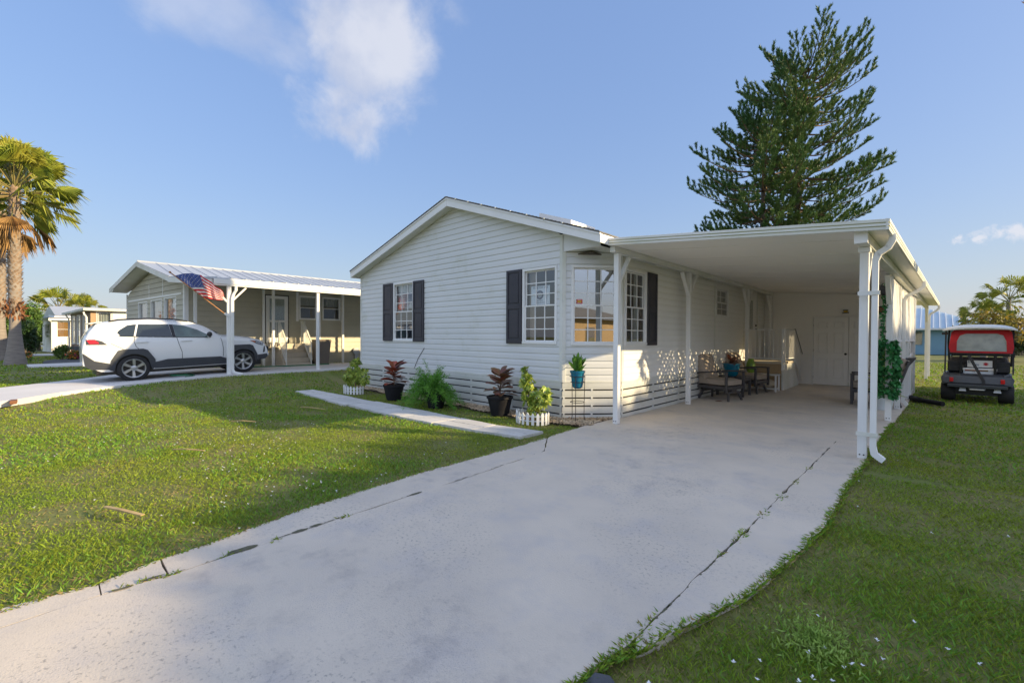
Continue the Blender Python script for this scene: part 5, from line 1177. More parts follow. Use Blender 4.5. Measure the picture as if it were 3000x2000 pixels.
# ------------------------------------------------------------------ golf cart
gc = thing('golf_cart', 'dark golf cart with a red rear curtain parked on grass beyond the carport', 'golf cart', (.80, 15.0, -.01), local=True, rot=(0,0,R(-4)))
CB, CK = M['cart_body'], M['cart_black']
mb = MB()      # rear body tub: profile in (y,z) extruded across, y=0 at the rear face, forward = +y
prof_ = [(.02,.40),(.0,.46),(.03,.62),(.10,.665),(.50,.70),(.62,.62),(.66,.40)]
for (xa, xb, sh) in ((-.56,.56,0),):
    mb.prism([(xa, y, z) for y, z in prof_], (xb-xa,0,0))
mb.build('body', CB, gc, bevel=.03)
for s in (-1,1):
    mb = MB(); mb.prism([(s*.44,-.012,.45),(s*.57,.0,.42),(s*.60,.06,.56),(s*.52,.10,.70),(s*.44,.04,.665)], (0,.55,0)); mb.build('fender', CB, gc, bevel=.025)
mb = MB(); mb.box(-.48,.50,-.05,.02,.345,.425); mb.box(-.12,.16,-.055,-.02,.30,.345); mb.build('bumper', CB, gc, bevel=.012)
mb = MB(); mb.box(-.10,.14,-.058,-.054,.305,.325); mb.build('plate_slot', M['white_old'], gc)
for x in (-.41,.42):
    mb = MB(); mb.box(x-.035,x+.035,-.018,.01,.47,.575); mb.build('tail_light', M['tail_red'], gc, bevel=.012)
for s in (-1,1):
    mb = MB(); mb.lathe([(.10,-.12),(.20,-.125),(.222,-.10),(.225,.0),(.222,.10),(.20,.125),(.10,.12)], (s*.475,.30,.225), 28, 0, 'x'); wh = mb.build('wheel', M['tyre'], gc, smooth=True, ang=40)
    mb = MB(); mb.lathe([(.12,.121*s),(.10,.10*s),(.02,.11*s)], (s*.475,.30,.225), 20, 0, 'x'); mb.build('rim', M['alloy'], wh)
    mb = MB(); mb.lathe([(.10,-.10),(.20,-.105),(.215,-.08),(.218,.0),(.215,.08),(.20,.105),(.10,.10)], (s*.44,1.95,.218), 24, 0, 'x'); mb.build('wheel', M['tyre'], gc, smooth=True, ang=40)
mb = MB(); mb.box(-.40,.40,.12,2.1,.17,.34); mb.tube([(-.42,.3,.225),(.42,.3,.225)], .04, 8); mb.build('chassis', CK, gc)
for x in (-.22,.34): mb = MB(); mb.tube([(x-.06,-.02,.27),(x+.06,-.02,.27)], .018, 8); mb.box(x-.05,x+.05,-.02,.1,.255,.33); mb.build('hitch_tube', M['alloy'], gc)
mb = MB(); mb.box(-.55,.55,.66,1.9,.28,.34); mb.box(-.52,.52,.55,1.05,.34,.66); mb.build('floor_pan', CK, gc, bevel=.01)
mb = MB(); mb.prism([(-.50,1.85,.30),(-.50,2.2,.34),(-.50,2.32,.56),(-.50,2.1,.80),(-.50,1.88,.86)], (1.0,0,0)); mb.build('front_cowl', CB, gc, bevel=.03)
mb = MB(); mb.box(-.48,.48,.56,1.06,.66,.76); mb.build('seat', M['frame_dark'], gc, bevel=.03)
mb = MB(); mb.box(-.47,.50,.50,.60,.88,1.06); mb.build('seat_back', M['frame_dark'], gc, bevel=.04)
for x in (-.36,.40): mb = MB(); mb.box(x-.135,x+.135,.28,.50,.70,.97); mb.build('bag', CK, gc, bevel=.03); mb = MB(); mb.box(x-.12,x+.12,.262,.279,.72,.84); mb.build('bag_pocket', CK, gc, bevel=.01)
mb = MB()
for x in (-.26,.30): mb.bar((x,.20,.62), (x+.0,.14,1.13), .05, .05); mb.bar((x+.03,.16,.64), (x+.06,.30,.50), .04, .04)
mb.bar((-.42,.16,1.125), (.52,.16,1.125), .05, .05); mb.bar((-.46,.14,1.165), (.60,.14,1.165), .03, .03); mb.bar((-.46,.14,1.15), (-.36,.14,1.10), .03, .03); mb.bar((.60,.14,1.15), (.48,.14,1.10), .03, .03)
mb.build('bag_rack', CK, gc, bevel=.005)
mb = MB(); mb.bar((-.13,.10,1.11), (.12,-.01,.52), .055, .015, (0,1,0)); mb.bar((.12,-.01,.53), (.13,-.02,.44), .05, .015, (0,1,0)); mb.build('strap', CK, gc)
mb = MB(); mb.box(-.23,.33,.22,.36,.74,.80); mb.build('cooler_lid', M['white'], gc, bevel=.01); mb = MB(); mb.box(-.22,.32,.225,.355,.655,.735); mb.build('cooler', M['sign_white'], gc, bevel=.01)
mb = MB(); mb.box(-.19,.19,.212,.219,.735,.765); mb.build('cooler_band', M['croton_dark'], gc)
mb = MB(); mb.box(-.155,.255,.27,.278,.825,.985); plate = mb.build('plate', M['white'], gc, bevel=.004)
frc = Fr((-1,.266), (1,.266))
mb = MB(); ring(frc, 1.15, .905, .0, .032, .002, 0, 2*math.pi, 18)
for i in range(12): a = i*math.pi/6; ring(frc, 1.15, .905, .034, .046, .002, a, a+.22, 2)
mb.build('sun_emblem', M['ink_red'], plate, fix=False)
for body_, sz, ux, z in (('EZ', .075, .90, .925), ('LIFE', .062, .99, .86)):
    cu = bpy.data.curves.new('lettering', 'FONT'); cu.body = body_; cu.size = sz; cu.align_x = 'CENTER'; cu.extrude = .001; cu.materials.append(M['ink'])
    o = text_mesh(cu, 'lettering'); p = frc.pt(ux, .002, z); o.matrix_local = Matrix(((1,0,0,p[0]),(0,0,-1,p[1]),(0,1,0,p[2]),(0,0,0,1))); o.parent = plate
# roof with turned edges
mb = MB(); nA, nB = 13, 13; vs = []
for sgn in (0, 1):
    for i in range(nA):
        for j in range(nB):
            u, v = -1+2*i/(nA-1), -1+2*j/(nB-1); e = max(abs(u)**6, abs(v)**8); vs.append((.03+u*.60, .88+v*1.0, 1.80+.055*(1-abs(u)**2.5)-.06*e+.02*v - sgn*.035))
K = nA*nB; fs = [(s*K+i*nB+j, s*K+i*nB+j+1, s*K+(i+1)*nB+j+1, s*K+(i+1)*nB+j) for s in (0,1) for i in range(nA-1) for j in range(nB-1)]
bd = [j for j in range(nB)] + [i*nB+nB-1 for i in range(1,nA)] + [(nA-1)*nB+j for j in range(nB-2,-1,-1)] + [i*nB for i in range(nA-2,0,-1)]
fs += [(a, b, K+b, K+a) for a, b in zip(bd, bd[1:]+bd[:1])]; mb.add(vs, fs); mb.build('roof', M['cart_roof'], gc, smooth=True, ang=50)
# red curtain: a box with an opening, the clear window in it
mb = MB(); zb, zt = 1.165, 1.715
def cring(y): return
outer = [(-.44,zb),(.56,zb),(.585,1.30),(.55,1.66),(.49,zt),(-.37,zt),(-.43,1.66),(-.47,1.30)]
inn = [(-.335,zb+.045),(.475,zb+.045),(.465,1.45),(.42,1.58),(.32,1.625),(-.18,1.625),(-.28,1.58),(-.33,1.45)]
mp = [(0,0),(1,1),(2,2),(3,3),(4,4),(5,5),(6,6),(7,7)]
vo = [(x, .10 if z < 1.5 else .13, z) for x, z in outer]; vi = [(x, .095 if z < 1.5 else .118, z) for x, z in inn]
mb.add(vo+vi, [(i, (i+1)%8, 8+(i+1)%8, 8+i) for i in range(8)])
vb = [(x*1.0, .62, z+.015) for x, z in outer]; mb.add(vo+vb, [(i, (i+1)%8, 8+(i+1)%8, 8+i) for i in (1,2,3,4,5,6,7)])
cu_ = mb.build('rear_curtain', M['canvas_red'], gc)
mb = MB(); mb.add([(x, .104 if z < 1.5 else .124, z) for x, z in inn], [tuple(range(8))]); mb.build('clear_window', M['vinyl'], cu_)
mb = MB(); mb.box(-.46,.60,.085,.13,1.145,1.168); mb.build('hem', CK, cu_); mb = MB(); mb.bar((-.36,.125,1.722), (.50,.125,1.722), .02, .022); mb.build('zip', M['white'], cu_)
mb = MB()
for x in (-.54,.58): mb.bar((x,.30,.68), (x,.50,1.75), .03, .03); mb.tube([(x,1.72,1.74),(x-.02 if x < 0 else x+.02,1.84,1.40),(x,1.98,.80)], .022, 8)
mb.build('roof_strut', CK, gc)
mb = MB(); mb.quad((-.53,1.75,1.70),(.55,1.75,1.70),(.55,1.97,.82),(-.53,1.97,.82)); mb.build('windscreen', M['glass'], gc)
mb = MB(); mb.box(-.68,-.56,1.60,1.66,1.61,1.67); mb.build('mirror', CK, gc, bevel=.01)
mb = MB(); mb.tube([(-.35,1.75,.85),(-.30,1.45,1.0)], .02, 8); mb.tube([(-.30+.18*math.cos(a*.4),1.42-.05*math.sin(a*.4),1.01+.17*math.sin(a*.4)) for a in range(17)], .014, 6, cap=False); mb.build('steering_wheel', CK, gc)

# ------------------------------------------------------------------ trees
def fan_palm(x, y, z0, h, r0, r1, n_live, n_dead, Lf, label, seed, detail=True, skirt=0., group=None, lean=(0,0), name='fan_palm', Lp=None, seg=22):
    global rng
    keep = rng; rng = np.random.default_rng(seed)
    t = thing(name, label, 'palm', (x,y,z0), group)
    top_ = np.array([x+lean[0], y+lean[1], z0+h]); ctr = lambda f: np.array([x,y,z0])*(1-f) + top_*f
    prof = [(0,r0*1.25),(.02,r0*1.05),(.08,r0*.85),(.20,r1),(.27,r1),(.40,r1*1.15),(.75,r1*1.1),(1,r1*.75)]
    zs = np.linspace(0, 1, 22); mb = MB(); mb.tube([tuple(ctr(f)-np.array([0,0,.08 if f == 0 else 0])) for f in zs], [float(np.interp(f, [p[0] for p in prof], [p[1] for p in prof])) for f in zs], 14)
    trunk = mb.build('trunk', M['trunk_grey'], t, smooth=True, ang=80)
    if detail:
        n = 420; f = .285 + .70*rng.random(n); f = np.sort(f); a = np.arange(n)*2.399; rr = np.interp(f, [p[0] for p in prof], [p[1] for p in prof])
        B = np.stack([x+lean[0]*f+rr*.8*np.cos(a), y+lean[1]*f+rr*.8*np.sin(a), z0+h*f], 1); D = np.stack([np.cos(a)*.55, np.sin(a)*.55, .9+.1*rng.random(n)], 1)
        N_ = np.stack([np.cos(a), np.sin(a), -.3*np.ones(n)], 1); leaves('leaf_bases', B, D, N_, .21+.07*rng.random(n), .15, M['bootjack'], trunk, fold=-.35, pos=.35)
        n = 90; f = .27+.07*rng.random(n); a = rng.random(n)*6.28; B = np.stack([x+r1*1.05*np.cos(a), y+r1*1.05*np.sin(a), z0+h*f], 1); D = np.stack([np.cos(a)*.3, np.sin(a)*.3, rng.normal(size=n)], 1); leaves('fibre', B, D, rdir(n), .3, .09, M['fibre'], trunk)
    def fans(n, e0, e1, L_, m, name, droop, Lpet):
        parts = []; pm = MB()
        for k in range(n):
            a = k*2.399+rng.normal()*.25; el = e0+(e1-e0)*((k+.5)/n)+rng.normal()*.10; d = np.array([math.cos(a)*math.cos(el), math.sin(a)*math.cos(el), math.sin(el)])
            s = unit(np.cross(d, [0,0,1.]) + rng.normal(size=3)*.12); up = np.cross(s, d); ro = rng.normal()*.55; s, up = s*math.cos(ro)+up*math.sin(ro), up*math.cos(ro)-s*math.sin(ro)
            base = top_ + d*r1*.5 + np.array([0,0,-.35*(1-math.sin(el))*min(1, h/6)]); Lk_ = Lpet*(.8+.4*rng.random()); tip = base + d*Lk_ + np.array([0,0,-.10*Lk_])
            pm.tube([tuple(base), tuple(base*.4+tip*.6+up*.03), tuple(tip)], [.03*L_,.02*L_,.012*L_], 5, cap=False)
            th = np.linspace(-1.35, 1.35, seg) if droop < .5 else np.linspace(-.8, .8, seg); dd = unit(d - np.array([0,0,.18]))
            Dk = dd*np.cos(th)[:, None] + s*np.sin(th)[:, None] + up*(.16*np.cos(th*1.1))[:, None]
            Lk = L_*(.62+.38*np.cos(th*.8))*(.9+.2*rng.random(seg)); q = np.repeat(tip[None], seg, 0)
            # inner half stiff, outer half drooping
            W_ = .072*L_*np.ones(seg); V1 = leaf_arrays(q, Dk, np.repeat(up[None], seg, 0), Lk*.80, W_, .25, droop*.35, .7); parts.append(V1)
            q2 = q + unit(Dk)*(Lk*.52)[:, None] - np.array([0,0,1.])*(Lk*.10*droop)[:, None]; D2 = unit(Dk)*.65 + np.array([0,0,-.35-.65*droop]) + rng.normal(size=(seg,3))*.10
            parts.append(leaf_arrays(q2, D2, rdir(seg), Lk*.55, W_*.62, .15, .25*droop, .25))
        V, F_ = cat_leaves(parts); o = arr_mesh(name, V, F_, m, t); pm.build('petioles', M['petiole'], o, smooth=True, fix=False)
    Lp = Lp or Lf*1.05
    fans(n_live, R(82), R(-22), Lf, M['frond'], 'crown', .45, Lp)
    if n_dead: fans(n_dead, R(-40), R(-82), Lf*.95, M['frond_dead'], 'dead_fronds', .75, Lp*.75)
    rng = keep; return t
fan_palm(-29.0, -.95, .2, 7.7, .31, .18, 34, 6, 1.2, 'right palm of the front pair with a peeling fibrous trunk, beside the pale path', 31, group='tall fan palms at the left')
fan_palm(-33.8, -1.62, .2, 8.4, .33, .20, 34, 6, 1.25, 'left palm of the pair, cut by the photo edge', 32, group='tall fan palms at the left')
fan_palm(2.36, 11.9, 0, 11.5, .24, .16, 22, 5, 1.1, 'tall leaning palm whose trunk crosses the upper right corner', 33, detail=True, lean=(-1.55,.1), name='fan_palm')
# distant palms
fan_palm(4.3, 50, 0, 4.4, .2, .14, 18, 3, 1.05, 'taller palm behind the golf cart, standing above the orange leaved tree', 34, detail=False, group='palms behind the golf cart', seg=14)
fan_palm(3.0, 49, 0, 3.2, .2, .14, 24, 5, .82, 'shorter bushy palm beside the end of the blue house roof', 35, detail=False, group='palms behind the golf cart', seg=14)
fan_palm(-70, .9, .2, 4.1, .25, .18, 22, 3, 1.5, 'palm top showing over the grey gabled roof', 36, detail=False, group='palms behind the far houses', seg=14)
fan_palm(-66, 2.6, .2, 3.8, .25, .18, 18, 3, 1.1, 'yellowish palm top behind the flat tan house roof', 37, detail=False, group='palms behind the far houses', seg=14)

def norfolk(x, y, h, prof, z0, label, seed, lean=(0,0)):
    global rng
    keep = rng; rng = np.random.default_rng(seed)
    t = thing('norfolk_pine', label, 'pine tree', (x,y,0), 'twin norfolk pines behind the carport')
    c = lambda z: np.array([x+lean[0]*(z/h)**2, y+lean[1]*(z/h)**2, z]); mb = MB(); zz = np.linspace(0, h*.985, 20)
    mb.tube([tuple(c(z)) for z in zz], [max(.03, .30*(1-z/h)**.8) for z in zz], 9); mb.build('trunk', M['bark'], t, smooth=True)
    wood = MB(); parts = []; z = z0; ph = 0
    def needles(P, D, L_, dens, ln):
        n = max(5, int(L_*dens)); f = rng.random(n)**.8; pts = P[None] + D[None]*(L_*f)[:, None]
        D2 = unit(D[None]*.75 + rdir(n)*.75 + np.array([0,0,.45])); parts.append(leaf_arrays(pts, D2, rdir(n), ln*(.7+.5*rng.random(n)), .034, .15, 0, .4))
    while z < h-.25:
        w_ = float(np.interp(z, [p[0] for p in prof], [p[1] for p in prof])); f = z/h; nb = 6 if w_ > 1.2 else 5; ph += .55
        for b in range(nb):
            if rng.random() < .04: continue
            a = ph+2*math.pi*b/nb+rng.normal()*.22; L_ = w_*(.62+.52*rng.random()); el = float(np.interp(f, [.25,.55,.78,.90,1], [-.24,-.10,.05,.20,.62]))+rng.normal()*.07
            hd = np.array([math.cos(a), math.sin(a), 0]); k = 7; pts = []
            for i in range(k):
                s = i/(k-1); r_ = L_*s*math.cos(el); pts.append(c(z+rng.normal()*.02) + hd*r_ + np.array([0,0, L_*s*math.sin(el) - .05*L_*math.sin(s*math.pi) + .17*L_*s**3.2]))
            wood.tube([tuple(p) for p in pts], [max(.010, .05*(1-s/(k-1))*min(1, L_/3)+.010) for s in range(k)], 4, cap=False)
            pts = np.array(pts)
            for s in np.arange(.30, 1.0, .105/max(.5, L_/3.2)):
                i = min(k-2, int(s*(k-1))); fr_ = s*(k-1)-i; P = pts[i]*(1-fr_)+pts[i+1]*fr_; ax = unit(pts[i+1]-pts[i]); sd_ = unit(np.cross(ax, [0,0,1.]))
                for sg in (-1, 1):
                    if rng.random() < .12: continue
                    D = unit(ax*.9 + sd_*sg*(.75+.2*rng.random()) + np.array([0,0,.35+.25*s])); bl = (.30+.50*(1-abs(s-.6)))*(.65+.35*min(1, L_/3))*(.75+.4*rng.random())
                    q = P + D*bl*.5; D2 = unit(D+np.array([0,0,.45]))
                    needles(P, D, bl*.55, 34, .15); needles(q, D2, bl*.62, 165, .20)
            needles(pts[-2], unit(pts[-1]-pts[-2]), .85, 150, .20)
        z += .60*(.85+.3*rng.random()) if f < .85 else .36
    needles(c(h-.5), np.array([0,0,1.]), .5, 60, .15)
    V, F_ = cat_leaves(parts); arr_mesh('crown', V, F_, M['needle'], t); wood.build('branches', M['twig'], t, fix=False); rng = keep
norfolk(-5.85, 30.3, 17.4, [(2,3.3),(6,3.7),(8.5,3.9),(11,3.7),(13.5,3.6),(14.8,3.4),(15.8,3.1),(16.8,2.6),(17.4,1.8)], 3.2, 'taller norfolk pine with its rounded top above the carport roof', 41, (.45,.4))
norfolk(-7.2, 29.0, 14.2, [(2,3.0),(6,3.3),(8.5,3.5),(10.5,3.9),(12,3.3),(13.2,2.3),(14,1.3)], 3.2, 'shorter norfolk pine filling the left side of the dark crown', 42)

def broad_tree(x, y, z0, h, crown, n, L, W, m, label, seed, name='broadleaf_tree', tr=.12, group=None, up=.2, cat='tree', limbs=7):
    global rng
    keep = rng; rng = np.random.default_rng(seed); t = thing(name, label, cat, (x,y,z0), group); mb = MB(); cc = np.array(crown[0]); rad = np.array(crown[1])
    fork = np.array([x, y, z0+max(.3, (cc[2]-rad[2]-z0)*.9)]); mb.tube([(x,y,z0-.05),tuple((np.array([x,y,z0])+fork)/2+rng.normal(size=3)*.04),tuple(fork)], [tr*1.2,tr,tr*.8], 9); ends = []
    for k in range(limbs):
        d = rdir(1, .5)[0]; e = cc + d*rad*.75; m_ = fork*.5+e*.5+rng.normal(size=3)*.15*rad.mean(); mb.tube([tuple(fork), tuple(m_), tuple(e)], [tr*.6,tr*.35,tr*.1], 6); ends += [e, m_*.4+e*.6]
        for _ in range(2): e2 = m_ + rdir(1, .3)[0]*rad*.45; mb.tube([tuple(m_), tuple(e2)], [tr*.3,tr*.08], 5); ends.append(e2)
    mb.build('trunk', M['bark'], t, smooth=True); ends = np.array(ends); P = []; k = len(ends); idx = rng.integers(0, k, n); spread = rad.mean()*.34
    P = ends[idx] + rng.normal(size=(n,3))*spread*(rad/rad.mean())*.62; keepm = (((P-cc)/(rad*1.15))**2).sum(1) < 1; P = P[keepm]; n = len(P)
    D = unit(rdir(n)+np.array([0,0,up-.2])); leaves('crown', P, D, rdir(n, .7), L*(.6+.8*rng.random(n)), W*(.6+.7*rng.random(n)), m, t, .15, .1); rng = keep; return t
broad_tree(3.55, 42, 0, 4, ((3.5,42.6,2.35),(2.1,2.0,1.1)), 3000, .20, .13, M['leaf_autumn'], 'small tree with orange and green leaves behind the golf cart', 51, tr=.13, limbs=10)
broad_tree(5.6, 45, 0, 3, ((5.4,45,1.5),(1.4,1.6,.95)), 1300, .18, .12, M['leaf_autumn'], 'lower orange leaved tree by the wooden fence', 52, tr=.09)
broad_tree(5.0, 54, 0, 2, ((5.0,54,.95),(1.3,.9,.9)), 1800, .16, .11, M['leaf_dark'], 'dark shrub in front of the wooden fence', 53, name='shrub', tr=.05, cat='shrub')
# left background plants
broad_tree(-39.5, -.75, .2, 2, ((-39.5,-.72,1.25),(.9,.42,1.0)), 3600, .16, .07, M['leaf_dark'], 'dark green multi stemmed shrub right of the grey palm trunk', 54, name='shrub', tr=.06, cat='shrub', up=.5)
broad_tree(-46, -1.05, .2, 4, ((-46,-1.0,2.5),(1.6,.75,1.5)), 4200, .26, .09, M['leaf'], 'leafy green tree behind the left palm trunks', 55, tr=.10)
broad_tree(-52, -.45, .2, 3, ((-52,-.55,2.0),(2,.6,1.2)), 2600, .26, .09, M['leaf'], 'yellow green tree beyond the small white house', 56, tr=.1)
broad_tree(-58, -2.6, .2, 4, ((-58,-2.4,2.2),(3,1.3,2.0)), 3500, .3, .16, M['leaf'], 'green tree at the far left edge of the lawn', 57, tr=.12)
t = broad_tree(-70, 3.15, .2, 6, ((-70,3.15,5.75),(.35,.40,.30)), 420, .17, .11, M['leaf_dark'], 'thin bare stemmed tree with tufted top behind the tan house', 58, tr=.05, limbs=5)
V, F_ = cluster('c', (-70,3.35,5.05), (.3,.28,.14), 160, .16, .11, None, None); arr_mesh('side_tuft', V, F_, M['leaf_dark'], t)
broad_tree(-32.3, .52, .2, 1, ((-32.3,.52,.62),(.45,.30,.36)), 1500, .10, .06, M['leaf'], 'rounded green bush at the corner of the small white house', 59, name='shrub', tr=.03, cat='shrub')
t = thing('flower_bed', 'red and orange flowers in front of the tan house', 'flowers', (-31.8,.98,.2)); V, F_ = cluster('c', (-31.8,.98,.42), (.35,.30,.22), 700, .10, .05, None, None); arr_mesh('leaves', V, F_, M['leaf'], t)
V, F_ = cluster('c', (-31.6,.98,.48), (.36,.32,.22), 130, .07, .07, None, None); arr_mesh('blossoms', V, F_, M['flower'], t)
V, F_ = cluster('c', (-31.5,1.12,.42), (.2,.14,.16), 40, .07, .07, None, None); arr_mesh('pink_blossoms', V, F_, M['pink'], t)
mb = MB()
for q in ((0,0),(.05,.1),(-.05,-.06)): mb.tube([(-31.9+q[0],.80+q[1],.2),(-31.9+q[0]*2,.82+q[1]*1.6,1.35)], .008, 5)
mb.build('stems', M['twig'], t)
t = thing('flower_clump', 'orange flowers at the foot of the grey palm trunk', 'flowers', (-29.4,-.60,.2)); V, F_ = cluster('c', (-29.4,-.58,.45), (.08,.08,.22), 70, .10, .05, None, None); arr_mesh('leaves', V, F_, M['leaf'], t); V, F_ = cluster('c', (-29.4,-.56,.58), (.08,.08,.12), 26, .07, .07, None, None); arr_mesh('blossoms', V, F_, M['flower'], t)

# ------------------------------------------------------------------ far houses
def tall_windows(fr, L_, par, m=M['glass_side']):
    for q in L_: window(fr, *q, par, m, 1, 1, muntin=False, curtain=[(q[0]+.02,q[1]-.02,q[2],q[3],M['curtain'])], name='window')
th_ = thing('tan_house', 'low flat roofed tan house with tall windows left of the suv', 'house', (-33.6,1.6,.2))
fa = Fr((-38.2,1.02), (-33.6,1.66)); fb = Fr((-33.6,1.66), (-33.6,6)); LA = fa.L
TW = [(.45,1.15,.95,2.58),(1.65,2.4,.95,2.58),(3.1,3.85,.95,2.58)]
mb = MB(); siding(mb, fa, .2, 2.78, None, ex(TW), h=.16, dep=.012, style='lap'); mb.build('front_wall', [M['tan_wall_shaded'], M['dark']], th_, fix=False); tall_windows(fa, TW, th_)
TB = [(1.95-1.66,2.48-1.66,1.0,2.70)]
mb = MB(); siding(mb, fb, .2, 2.78, None, ex(TB), h=.16, dep=.012, style='lap'); mb.build('sunny_wall', [M['tan_wall'], M['sage_lip']], th_, fix=False); window(fb, *TB[0], th_, M['glass_side'], 1, 1, muntin=False, curtain=[(TB[0][0],TB[0][1],1.0,2.7,M['blind'])])
mb = MB(); fb.box(mb, 2.55-1.66, 4.2, .0, .04, 1.9, 2.78); fb.box(mb, .22, .28, .0, .03, .8, 2.78); mb.build('white_panel', M['white'], th_)
mb = MB(); fa.box(mb, 0, LA, .0, .03, .2, .78); fb.box(mb, .0, 3, .0, .03, .2, .78); mb.build('skirting', M['asphalt'], th_)
mb = MB(); mb.hexa([(-38.6,.62,2.68),(-33.25,1.36,2.80),(-33.25,6.2,2.80),(-38.6,6.2,2.68),(-38.6,.62,2.80),(-33.25,1.36,2.93),(-33.25,6.2,2.93),(-38.6,6.2,2.80)]); mb.build('roof', M['white_old'], th_, bevel=.01)
for p in ((-38.2,.92),(-33.45,1.5)):
    mb = MB(); mb.recttube([(p[0]+.05,p[1]-.12,2.72),(p[0]+.04,p[1]-.10,2.6),(p[0],p[1]+.0,2.45),(p[0],p[1]+.02,.3)], .07, .07, (1,0,0)); mb.build('downspout', M['white'], th_)
wh_ = thing('small_white_house', 'small white house with an orange window blind beyond the palms', 'house', (-45.5,.3,.2))
fa = Fr((-49.3,-.22), (-45.5,.29)); fb = Fr((-45.5,.29), (-45.5,3)); q = (.50-.29,1.18-.29,1.30,2.40)
mb = MB(); siding(mb, fa, .2, 2.6, None, [(1.0,2.9,1.2,2.3)], h=.2, dep=.012, style='lap'); mb.build('front_wall', [M['white_old'], M['sage_lip']], wh_, fix=False); window(fa, 1.05, 2.85, 1.25, 2.25, wh_, M['glass_side'], 3, 2)
mb = MB(); siding(mb, fb, .2, 2.6, None, ex([q]), h=.3, dep=.01, style='lap'); mb.build('sunny_wall', [M['white'], M['sage_lip']], wh_, fix=False); window(fb, *q, wh_, M['glass_side'], 1, 1, muntin=False, curtain=[(q[0],q[1],q[2],q[3],M['orange_blind'])])
mb = MB(); fb.box(mb, q[0], q[1], -.09, -.07, q[2], q[3]); mb.build('blind', M['orange_blind'], wh_)
mb = MB(); mb.hexa([(-50.5,-.6,2.62),(-45.2,.08,2.50),(-45.2,3.2,2.50),(-50.5,3.2,2.62),(-50.5,-.6,2.74),(-45.2,.08,2.64),(-45.2,3.2,2.64),(-50.5,3.2,2.74)]); mb.hexa([(-48,.1,2.76),(-45.6,.35,2.70),(-45.6,3.2,2.70),(-48,3.2,2.76),(-48,.1,2.95),(-46.2,.4,2.88),(-46.2,3.2,2.88),(-48,3.2,2.95)]); mb.build('porch_roof', M['white'], wh_)
mb = MB(); mb.prism([(-51.5,-.28,2.74),(-46.0,.42,2.86),(-48.0,.12,3.62)], (0,4,0)); mb.build('gable_roof', M['metal_roof'], wh_)
mb = MB(); mb.recttube([(-45.2,.12,2.5),(-45.35,.25,2.35),(-45.4,.26,.3)], .08, .08, (0,1,0)); mb.build('downspout', M['white'], wh_)
ws = thing('white_fence', 'low white rail fence in sunlight behind the dark shrub', 'fence', (-56,-.6,.2)); mb = MB()
for z in (.42,.72): mb.box(-56.02,-55.98,-1.05,.1,z,z+.12)
for y in (-1.0,-.5,0.): mb.box(-56.05,-55.95,y-.05,y+.05,.1,.95)
mb.build('rails', M['white'], ws)
bl = thing('blue_house', 'pale blue house with ribbed metal roof beyond the golf cart', 'house', (-3,56,0))
mb = MB(); mb.box(-10,4.05,56.0,66,0,2.45); mb.build('wall', M['blue_wall'], bl)
mb = MB(); mb.add([(-10.3,55.5,2.40),(4.5,55.5,2.40),(4.5,66.5,2.40),(-10.3,66.5,2.40),(-6,61,4.55),(-.4,61,4.55)], [(0,1,5,4),(1,2,5),(2,3,4,5),(3,0,4),(3,2,1,0)]); rf = mb.build('roof', M['blue_roof'], bl)
mb = MB(); nrm = Vector((0,-.36,1)).normalized()*.05
for k in range(34):
    x = -10.1+k*.43; lim_ = 1. if -6 <= x <= -.4 else ((4.5-x)/4.9 if x > -.4 else (x+10.3)/4.3); f = max(0.03, min(1, lim_)); mb.bar(Vector((x,55.5,2.40))+nrm, Vector((x,55.5+5.5*f,2.40+2.15*f))+nrm, .06, .06)
mb.build('roof_rib', M['white'], rf)
mb = MB(); mb.box(-10.3,4.5,55.44,55.5,2.26,2.42); mb.build('fascia', M['white'], rf); mb = MB(); mb.box(-1.2,-.5,55.95,56.0,.9,2.1); mb.build('window', M['glass_side'], bl)
wf = thing('wooden_fence', 'weathered wooden board fence at the right behind the trees', 'fence', (6.5,58,0)); mb = MB()
for k in range(44): x = 4.6+k*.16; mb.box(x,x+.145,58+.01*rng.random(),58.03,0,1.45+.04*rng.random())
mb.build('boards', M['wood'], wf); mb = MB()
for x in (5.2,6.6,8.0,9.4): mb.box(x-.06,x+.06,57.88,57.995,0,1.6)
mb.build('posts', M['bark'], wf)
gr = thing('grey_roofed_house', 'low pale roofed house behind the wooden fence', 'house', (9,75,0)); mb = MB(); mb.box(5.5,16,76,84,0,2.2); mb.build('wall', M['white_old'], gr); mb = MB(); mb.prism([(5,75.5,2.2),(5,84.5,2.2),(5,80,3.3)], (11.5,0,0)); mb.build('roof', M['metal_roof'], gr)
